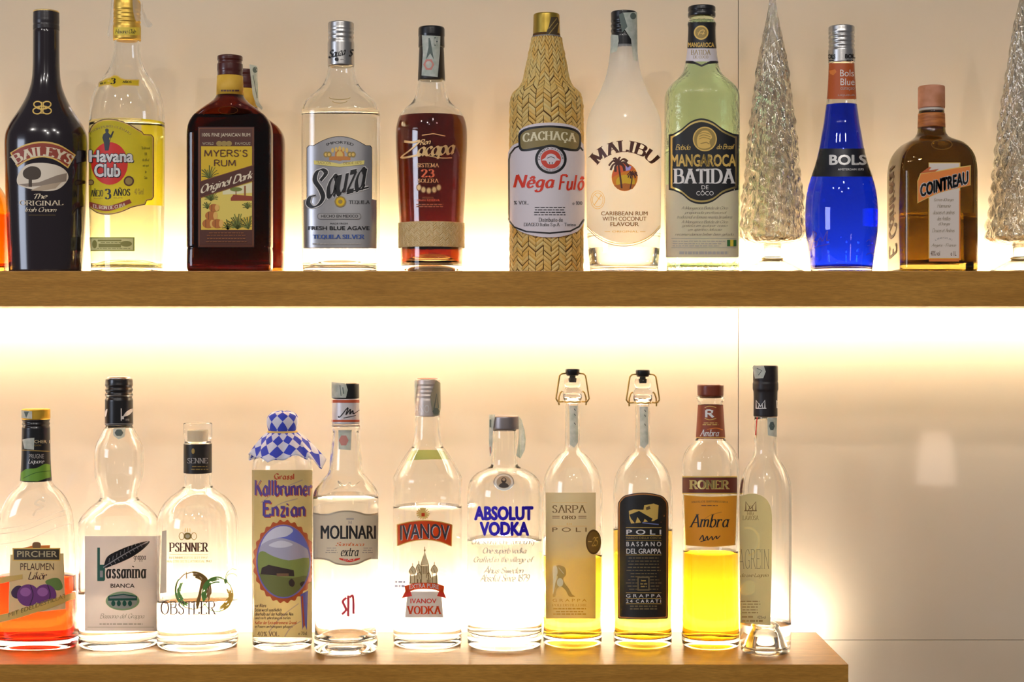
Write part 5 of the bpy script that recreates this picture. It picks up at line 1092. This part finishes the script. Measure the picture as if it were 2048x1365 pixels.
L.poly([(468, 1010), (618, 1010), (628, 1128), (456, 1128)], pm('white_print', alb(208, 198, 190), .6, translucent=.3))
L.poly([(442, 1040), (462, 1000), (480, 1005), (488, 1030)], REDI); L.poly([(600, 1030), (612, 1002), (625, 1000), (641, 1040)], REDI); L.poly(catmull([(455, 985), (500, 972), (542, 970), (590, 972), (632, 985)], 5)+catmull([(628, 1018), (590, 1002), (542, 998), (500, 1002), (460, 1018)], 5), ORANGE)
L.text('EXTRA PURE', 476, 980, 608, 1000, WHITE, 'bold', arc=7).text('IVANOV', 481, 1042, 597, 1064, REDI, 'bold').text('VODKA', 464, 1075, 620, 1114, ORANGE, 'serifb'); L.done()
L = Label(B, Y3, 'side_print', r, dx=2); L.micro(405, 462, (966, 985), pm('violet_grey', alb(165, 160, 190), .6), 9, 7); L.done()

# --- blue-lettered vodka
B, r = lower('vodka_bottle', 'clear stout vodka bottle with big blue letters and grey metal cap', 1009, 1304, Y4,
    [(140, 200, 316), (160, 197, 320), (300, 194, 324), (325, 193, 326), (335, 188, 331), (345, 172, 345), (356, 148, 370), (370, 122, 396), (390, 97, 418), (410, 82, 431), (435, 72, 438), (465, 66, 442), (500, 64, 443), (1000, 64, 443), (1180, 64, 443), (1232, 67, 440)])
glass(B, r, liquid=WATER, level=1077, tb=.018, punt=.006, dome=.004, t=.003)
GM = pm('grey_metal_cap', alb(120, 112, 110, .45), .38, .8)
_, C = cap(B, r, 'cap', GM, [(832, 26.5), (834.5, 28), (857, 28.4), (858.5, 28)])
TB = Body(1009, B.D, [(826, 30), (870, 30), (925, 31.5)], SHELF_LO)
strip(TB, Y4, r, [(176, 76), (206, 74), (196, 140), (190, 260), (180, 290), (174, 200)], lambda L: (L.rect(178, 100, 186, 140, TAXD), L.poly([(178, 240), (184, 236), (184, 275), (180, 270)], TAXP)), off=.0008)
bm = bmesh.new(); V = [bm.verts.new(((x-249.5)/2.529*B.k*1.0, -.006+.012*((y/90) % 1)*math.sin(x*.1), B.z(800+y/2.529))) for x, y in ((318, 80), (336, 100), (350, 150), (357, 200), (352, 250), (330, 298), (308, 280), (318, 230), (324, 160))]; bm.faces.new(V); bmesh.ops.triangulate(bm, faces=bm.faces[:]); mk('tax_strip', bm, TAX, r, smooth=False)
L = Label(B, Y4, 'medallion', r, dx=3, dy=3); L.ell(247, 417, 52, 44, SILVER); L.ell(247, 417, 48, 40, pm('medal_cream', alb(190, 184, 170), .5)); L.ell(247, 417, 37, 32, pm('medal_tan', alb(150, 132, 108), .5)); BU = pm('medal_dark', alb(52, 42, 36), .6); L.ell(247, 408, 13, 15, BU); L.poly(catmull([(222, 438), (232, 424), (247, 420), (262, 424), (272, 438), (247, 446)], 3, True), BU); L.ell(247, 404, 8, 7, pm('medal_tan', (1,)*3)); L.done()
BLU = pm('cobalt_ink', alb(38, 18, 165), .45)
L = Label(B, Y4, 'printed_letters', r); L.text('ABSOLUT', 97, 538, 396, 612, BLU, 'ultra').text('VODKA', 125, 617, 375, 690, BLU, 'ultra')
L.done(); L = Label(B, Y4, 'printed_script', r); SG = pm('script_grey', alb(165, 158, 145), .5)
for t, a, b, y in (('One source One community', 85, 408, 722), ('One superb vodka', 142, 362, 768), ('Crafted in the village of', 95, 400, 814), ('Åhus Sweden', 145, 347, 862), ('Absolut Since 1879', 128, 378, 904)): L.text(t, a, y-20, b, y+18, SG, 'script')
L.done()

# --- two swing-stopper grappas
def swing(cx, yc, Z, label, prof, liquid, level, ytop):
    B, r = lower('grappa_bottle', label, cx, yc, Z, prof)
    glass(B, r, liquid=liquid, level=level, tb=.012, punt=.006, dome=.006)
    dy = ytop-738; q = lambda y: y+dy; k = B.k
    cap(B, r, 'stopper_seat', CLEAR, [(q(756), 12), (q(758), 15), (q(764), 16.5), (q(770), 16), (q(775), 14.5), (q(780), 17.5), (q(788), 19.5), (q(796), 19), (q(803), 16), (q(807), 14)])
    cap(B, r, 'stopper', BLACKPL, [(q(738), 12.5), (q(740), 14.2), (q(744), 14), (q(751), 12), (q(752), 11)], top_r=1.5)
    cap(B, r, 'stopper_plug', pm('dark_rubber', (.03, .025, .02), .6), [(q(752), 6.5), (q(765), 5)])
    bm = bmesh.new(); BRS = pm('brass_wire', (.62, .42, .14), .3, 1.0)
    P = [(-13, 747), (-22, 748), (-26, 752), (-32, 790), (-33, 798), (-29, 804)]
    for s_ in (-1, 1): tube(bm, [(s_*-x*k, -.002, B.z(q(y))) for x, y in P], .0011, 8)
    mk('wire_bail', bm, BRS, r)
    bm = bmesh.new()
    for s_ in (-1, 1):
        tube(bm, [(s_*x*k, .0, B.z(q(y))) for x, y in ((20, 783), (24, 786), (27, 795), (27.5, 806), (27, 811))], .0011, 8)
        tube(bm, [(s_*x*k, -.001, B.z(q(y))) for x, y in ((30, 803), (24, 804), (18, 803.5))], .0012, 8)
    tube(bm, [(15.6*k*math.cos(t), 15.6*k*math.sin(t), B.z(q(804))+.0006*math.sin(6*t)) for t in [2*math.pi*i/32 for i in range(32)]], .0011, 8, closed=True)
    mk('neck_wire', bm, BRS, r)
    TP = Body(cx, B.D, [(q(800), 12.2), (q(900), 14)], SHELF_LO)
    strip(B, P1, r, [(cx-6, q(812)), (cx+10, q(812)), (cx+11, q(885)), (cx+3, q(896)), (cx-5, q(890))], lambda L: [L.line([(cx+3, q(y)), (cx+6, q(y+4))], 1.5, TAXD) for y in (818, 828, 846)], off=.0003)
    return B, r
PS = [(790, 1132, 1157), (806, 1130.5, 1158.5), (893, 1129, 1159.5), (902, 1126, 1164), (911, 1116, 1173), (920, 1108.5, 1181), (934, 1098, 1191.5), (946, 1092, 1197.5), (958, 1088, 1201), (975, 1086, 1204), (990, 1085, 1205), (1150, 1085.5, 1204.5), (1280, 1086, 1204)]
B, r = swing(1145, 1298, P1, 'swing-stopper grappa bottle with a cream label and small dark oval seal', PS, liq('gold_grappa', (.92, .66, .05)), 1108, 738)
L = Label(B, Y4, 'front_label', r); SL = pm('bone_paper', alb(220, 208, 174), .5, translucent=.66)
L.rect(460, 470, 711, 1108, SL); SB_ = pm('sepia_ink', alb(98, 74, 34), .5)
L.text('SARPA', 493, 534, 664, 573, SB_, 'serif').text('ORO', 540, 587, 612, 605, SB_, 'serifb').text('DI', 566, 624, 590, 634, PGOLD, 'sans').text('P O L I', 493, 647, 505+160, 669, SB_, 'sans')
L.line([(493, 590), (530, 590)], 3, SB_).line([(493, 599), (530, 599)], 3, SB_).line([(624, 590), (664, 590)], 3, SB_).line([(624, 599), (664, 599)], 3, SB_); L.line([(490, 522), (668, 522)], 1.5, PGOLD).line([(490, 640), (668, 640)], 1.5, PGOLD)
FGD = pm('figure_gold', alb(158, 128, 58), .5); FGL = pm('figure_pale', alb(220, 206, 160), .5)
L.poly(catmull([(497, 850), (525, 838), (556, 850), (562, 885), (548, 905), (556, 930), (575, 955), (592, 985), (608, 996), (578, 996), (560, 965), (535, 945), (515, 960), (508, 995), (495, 995), (500, 950), (512, 920), (520, 895), (502, 880)], 4, True), FGD); L.poly(catmull([(495, 850), (512, 840), (520, 870), (512, 905), (505, 950), (496, 985), (497, 920)], 4, True), FGL); L.ell(532, 925, 16, 22, FGL); L.line([(525, 850), (550, 880)], 3, FGL, up=True)
L.text('G R A P P A', 495, 1008, 665, 1023, FGD, 'sans').text('POLI DISTILLERIE', 493, 1034, 667, 1046, FGD, 'serif').micro(493, 667, (1058, 1073, 1085), FGD, 6, 6); L.done()
L = Label(B, Y4, 'oval_seal', r, base=.0006, dx=2); L.ell(699, 720, 38, 63, pm('seal_brown', alb(88, 62, 24), .4)); L.ell(699, 720, 31, 54, pm('seal_bronze', alb(112, 84, 36), .4)); L.text('25', 690, 695, 722, 742, PGOLD, 'script').line([(672, 718), (690, 718)], 5, PGOLD); L.done()

PP = [(y+2, l+140.5, rr+140.5) for y, l, rr in PS]; PP = [(a, b, c) if a < 900 else (a, b+.5, c-.5) for a, b, c in PP]
B, r = swing(1285.5, 1299.5, P1, 'swing-stopper grappa bottle with a tall black arched label', PP, liq('gold_grappa', (1,)*3), 1057, 740)
L = Label(B, Y5, 'front_label', r); BKP = pm('black_paper', (.016, .013, .010), .5)
def arch(d): return [(80+d, 1134-d), (80+d, 640)]+catmull([(82+d, 618), (105+d*.8, 590+d*.5), (150, 577+d), (193, 573+d), (236, 577+d), (281-d*.8, 590+d*.5), (304-d, 618)], 4)+[(306-d, 640), (304-d, 1134-d)]+catmull([(300-d, 1138-d), (193, 1142-d), (85+d, 1138-d)], 3)
L.poly(arch(0), INK); L.poly(arch(4), pm('rust_gold', alb(150, 96, 44), .4)); L.poly(arch(9), BKP)
GO = pm('bridge_gold', alb(172, 142, 70), .45); L.poly([(130, 655), (150, 648), (195, 650), (198, 630), (240, 622), (262, 630), (258, 690), (240, 700), (140, 712), (132, 690)], GO); L.poly([(132, 672), (175, 655), (235, 690), (225, 712), (200, 690), (190, 716), (168, 682), (158, 712), (140, 690)], BKP); L.poly([(205, 640), (222, 632), (226, 646), (208, 652)], pm('bridge_dark', alb(80, 62, 34), .5)); L.line([(190, 708), (262, 716)], 5, pm('bridge_blue', alb(90, 95, 130), .5))
for y in (730, 765, 788, 852, 1022, 1048, 1071): L.line([(117, y), (274, y)], 2, PGOLD if y != 788 else DGOLD)
L.text('P O L I', 119, 739, 273, 761, WHITE, 'bold').text('NARDO DELLA COSTA', 119, 771, 273, 781, DGOLD, 'sans').text('B A S S A N O', 119, 793, 273, 814, WHITE, 'bold').text('DEL GRAPPA', 119, 824, 273, 847, WHITE, 'bold')
L.micro(117, 274, tuple(range(866, 1015, 14)), pm('label_dim', alb(92, 78, 50), .5), 4, 9); L.rect(168, 950, 222, 1012, pm('label_dim', (1,)*3)); L.rect(174, 956, 216, 1006, BKP); L.micro(180, 212, (968, 982, 994), DGOLD, 5)
L.text('G R A P P A', 118, 1028, 272, 1043, WHITE, 'sans').text('2 4  C A R A T I', 118, 1052, 272, 1067, WHITE, 'bold').micro(118, 272, (1082, 1094), pm('label_dim', (1,)*3), 6, 3); L.done()

# --- amber grappa
B, r = lower('grappa_bottle', 'grappa bottle half full of bright yellow liquid, brown neck label and ochre front label', 1421, 1302, Y5,
    [(138, 443, 550), (144, 431, 557), (152, 430, 558), (160, 436, 553), (170, 442, 551), (330, 436, 562), (340, 429, 570), (352, 416, 582), (366, 402, 594), (384, 389, 606), (405, 379, 616), (430, 372, 622), (470, 368, 624), (700, 370, 622), (830, 373, 620), (1000, 370, 622), (1200, 366, 626), (1245, 368, 624)])
glass(B, r, liquid=liq('bright_yellow', (.94, .56, .014)), level=1101, tb=.012, punt=.005, dome=.005)
_, C = cap(B, r, 'cap', pm('red_brown_cap', alb(98, 42, 24), .35, coat=.2), [(769.5, 24.5), (772, 26.2), (790, 26), (792, 25.2)])
RBR = pm('red_brown_paper', alb(118, 54, 30), .5)
NB = Body(1421, B.D, [(808, 24.6), (876, 28.8)], SHELF_LO); bm = bmesh.new(); z0, z1 = NB.z(876), NB.z(810); skin(bm, [ring(bm, *NB.sec(z, -.0003), z, 64) for z in (z0, (z0+z1)/2, z1)], cap0=False, cap1=False); mk('neck_label', bm, RBR, r)
L = Label(NB, Y5, 'neck_print', r, dx=3, base=.0007); L.text('R', 472, 200, 512, 238, WHITE, 'black'); L.line([(470, 192), (492, 186), (520, 192)], 3, PGOLD, True).line([(470, 240), (492, 247), (520, 240)], 3, PGOLD, True); L.micro(455, 535, (261, 269), PGOLD, 3).text('Ambra', 448, 291, 534, 321, WHITE, 'italic'); L.pen([(480, 290), (520, 284), (548, 292)], 5, 2, pm('rust_light', (1,)*3)); L.line([(433, 326), (562, 326)], 3, PGOLD).done()
L = Label(B, Y5, 'name_band', r); L.rect(371, 499, 613, 580, PGOLD); L.rect(371, 505, 613, 574, INK); L.rect(371, 507, 613, 572, pm('dark_red_brown', alb(88, 34, 20), .5))
for ox, m_, u in ((2.5, PGOLD, 1), (0, GOLD, 2.5)): L.text('RONER', 400+ox, 516+ox, 578+ox, 556+ox, m_, 'serifb', up=u)
L.done()
L = Label(B, Y5, 'front_label', r); OC = pm('ochre_paper_label', alb(188, 132, 40), .5, translucent=.4); oq = catmull([(377, 584), (495, 592), (612, 586)], 4)+catmull([(604, 808), (495, 816), (386, 808)], 4); L.poly(oq, OC); L.line(oq, 3, PGOLD, closed=True)
L.text('VORZÜGLICHE GRAPPA INVECCHIATA', 410, 611, 573, 621, BROWNINK, 'serif', arc=4).micro(442, 540, (631,), BROWNINK, 3).text('Ambra', 400, 670, 582, 730, INK, 'italic')
L.pen([(446, 785), (460, 765), (466, 788), (480, 768), (484, 786), (500, 770), (505, 784), (520, 768), (524, 780), (538, 766)], 6, 3, INK); L.line([(450, 793), (478, 786)], 3, INK); L.pen([(470, 690), (500, 672), (545, 660)], 5, 2, pm('ochre_dark', alb(150, 100, 30), .5)); L.done()

# --- slender bottle at the end
B, r = lower('grappa_bottle', 'tall slender clear bottle with arched cream label, at the shelf end on the right', 1531, 1313, Y6,
    [(235, 364, 456), (245, 363, 457), (330, 362, 457), (380, 359, 455), (400, 354, 455), (420, 342, 459), (445, 324, 472), (470, 309, 486), (495, 301, 497), (525, 296, 507), (560, 294, 513), (620, 293, 514), (1000, 294, 512), (1130, 295, 511), (1218, 298, 508)], base_r=9)
glass(B, r, liquid=WATER, level=1243, tb=.006, punt=.036, dome=.035, t=.003)
_, C = cap(B, r, 'capsule', pm('black_capsule', (.02, .014, .014), .42), [(731.5, 23.5), (734, 24.6), (760, 24.8), (763, 24.4), (768, 25.4), (778, 25.4), (784, 24), (800, 23.6), (832, 23.8), (833.5, 23.2)])
L = Label(C, Y6, 'capsule_print', r, dx=3, base=.0004); WI = pm('white_ink', (1,)*3)
L.line([(366, 205), (366, 172), (384, 198), (402, 172), (402, 205)], 5, WI).line([(364, 206), (408, 206)], 4, WI).line([(374, 206), (380, 186)], 3, WI).line([(394, 206), (390, 186)], 3, WI).line([(452, 205), (450, 172), (458, 190)], 4, WI).done()
strip(Body(1531, B.D, [(726, 25.2), (790, 25.6)], SHELF_LO), Y6, r, [(352, 30), (366, 24), (398, 26), (406, 50), (396, 78), (362, 80)], lambda L: L.line([(370, 36), (390, 46), (376, 66)], 3, TAXD), off=.0008)
strip(B, Y6, r, [(412, 245), (452, 245), (450, 328), (414, 320)], lambda L: L.ell(431, 281, 12, 20, TAXD, 6), off=.0003)
L = Label(B, Y6, 'pull_thread', r, dx=2); L.line([(370, 243), (366, 290), (363, 320)], 4, REDI, True).done()
L = Label(B, Y6, 'front_label', r, dx=3); IV = pm('ivory_paper', alb(222, 212, 160), .6, translucent=.66)
L.poly([(293, 585)]+catmull([(300, 578), (335, 568), (370, 570), (402, 586), (424, 618), (432, 660)], 4)+[(430, 900), (425, 1126), (293, 1114)], IV)
GH = pm('ivory_ghost', alb(190, 174, 112), .6); L.line([(330+48*math.cos(t), 770+58*math.sin(t)) for t in [-1.9+i*.2 for i in range(18)]], 10, GH, True); L.poly(catmull([(300, 960), (330, 935), (360, 945), (358, 985), (330, 998), (302, 990)], 4, True), GH)
L.line([(322, 638), (322, 602), (342, 632), (364, 602), (364, 638)], 5, SB_).line([(316, 640), (368, 640)], 4, SB_).line([(334, 638), (340, 618)], 3, SB_).line([(352, 638), (348, 618)], 3, SB_)
L.text('Villa', 328, 642, 356, 658, DGOLD, 'script').text('LAVIOSA', 309, 660, 376, 680, DGOLD, 'serif').text('AGREIN', 291, 803, 420, 886, pm('olive_brown_print', alb(104, 92, 60), .5), 'fine').text('da uve Lagrein', 300, 905, 418, 926, DGOLD, 'script')
L.micro(296, 384, (1024, 1036, 1048, 1060, 1072), DGOLD, 4, 5).text('42%vol', 370, 1085, 406, 1097, SB_, 'sans').micro(298, 362, (1090,), DGOLD, 7).micro(298, 405, (1107,), DGOLD, 8, 9); L.done()

# ================================================================== in the room behind the camera: what the glossy wall mirrors
t = bpy.data.objects.new('bar_table', None); COL.objects.link(t); t.location = (1.295, -2.35, 0); tag(t, 'small round dark bar table under the lamp, standing out in the room', 'table')
TW = pm('dark_table_wood', (.12, .07, .04), .4)
bm = bmesh.new(); skin(bm, [ring(bm, q, q, 2, z, 48) for q, z in ((.26, .72), (.28, .725), (.28, .745), (.275, .75))]); mk('tabletop', bm, TW, t, sharp=40)
bm = bmesh.new(); skin(bm, [ring(bm, q, q, 2, z, 24) for q, z in ((.03, .02), (.025, .05), (.025, .72))]); mk('pedestal', bm, TW, t)
bm = bmesh.new(); skin(bm, [ring(bm, q, q, 2, z, 40) for q, z in ((.2, 0), (.2, .012), (.06, .03))]); mk('foot', bm, TW, t)
l = bpy.data.objects.new('table_lamp', None); COL.objects.link(l); l.location = (1.295, -2.35, .75); tag(l, 'table lamp with pale pleated shade, mirrored in the glossy wall at right', 'lamp')
bm = bmesh.new(); skin(bm, [ring(bm, q, q, 2, z, 32) for q, z in ((.06, 0), (.06, .01), (.012, .025), (.012, .1), (.03, .15), (.012, .2), (.008, .3))]); mk('lamp_base', bm, pm('lamp_bronze', (.2, .13, .07), .35, .8), l)
bm = bmesh.new(); R_ = [ring(bm, q, q, 2, z, 64) for q, z in ((.060, .275), (.044, .428))]
for q in R_:
    for i, v in enumerate(q):
        if i % 2: v.co.x *= .97; v.co.y *= .97
skin(bm, R_, cap0=False, cap1=False); mk('lamp_shade', bm, pm('lamp_shade', (.9, .8, .68), .8, emit=(1, .76, .60), estr=4.6), l)

# lettering and bands that sit on a cap, collar or sleeve belong to it
ON = {'cap_lettering': 'cap,screw_cap', 'cap_band': 'cap', 'cap_print': 'screw_cap', 'cap_seal': 'cap', 'collar_print': 'collar', 'capsule_print': 'capsule', 'neck_print': 'neck_sleeve,neck_label', 'neck_lettering': 'neck_label', 'cap_rim': 'cap', 'cap_disc': 'screw_cap', 'cap_top': 'screw_cap', 'cap_film': 'cap', 'stopper_plug': 'stopper'}
for o in list(COL.objects):
    b = o.name.split('.')[0]
    if b in ON and o.parent:
        for s_ in o.parent.children:
            if s_.name.split('.')[0] in ON[b].split(','): o.parent = s_; break
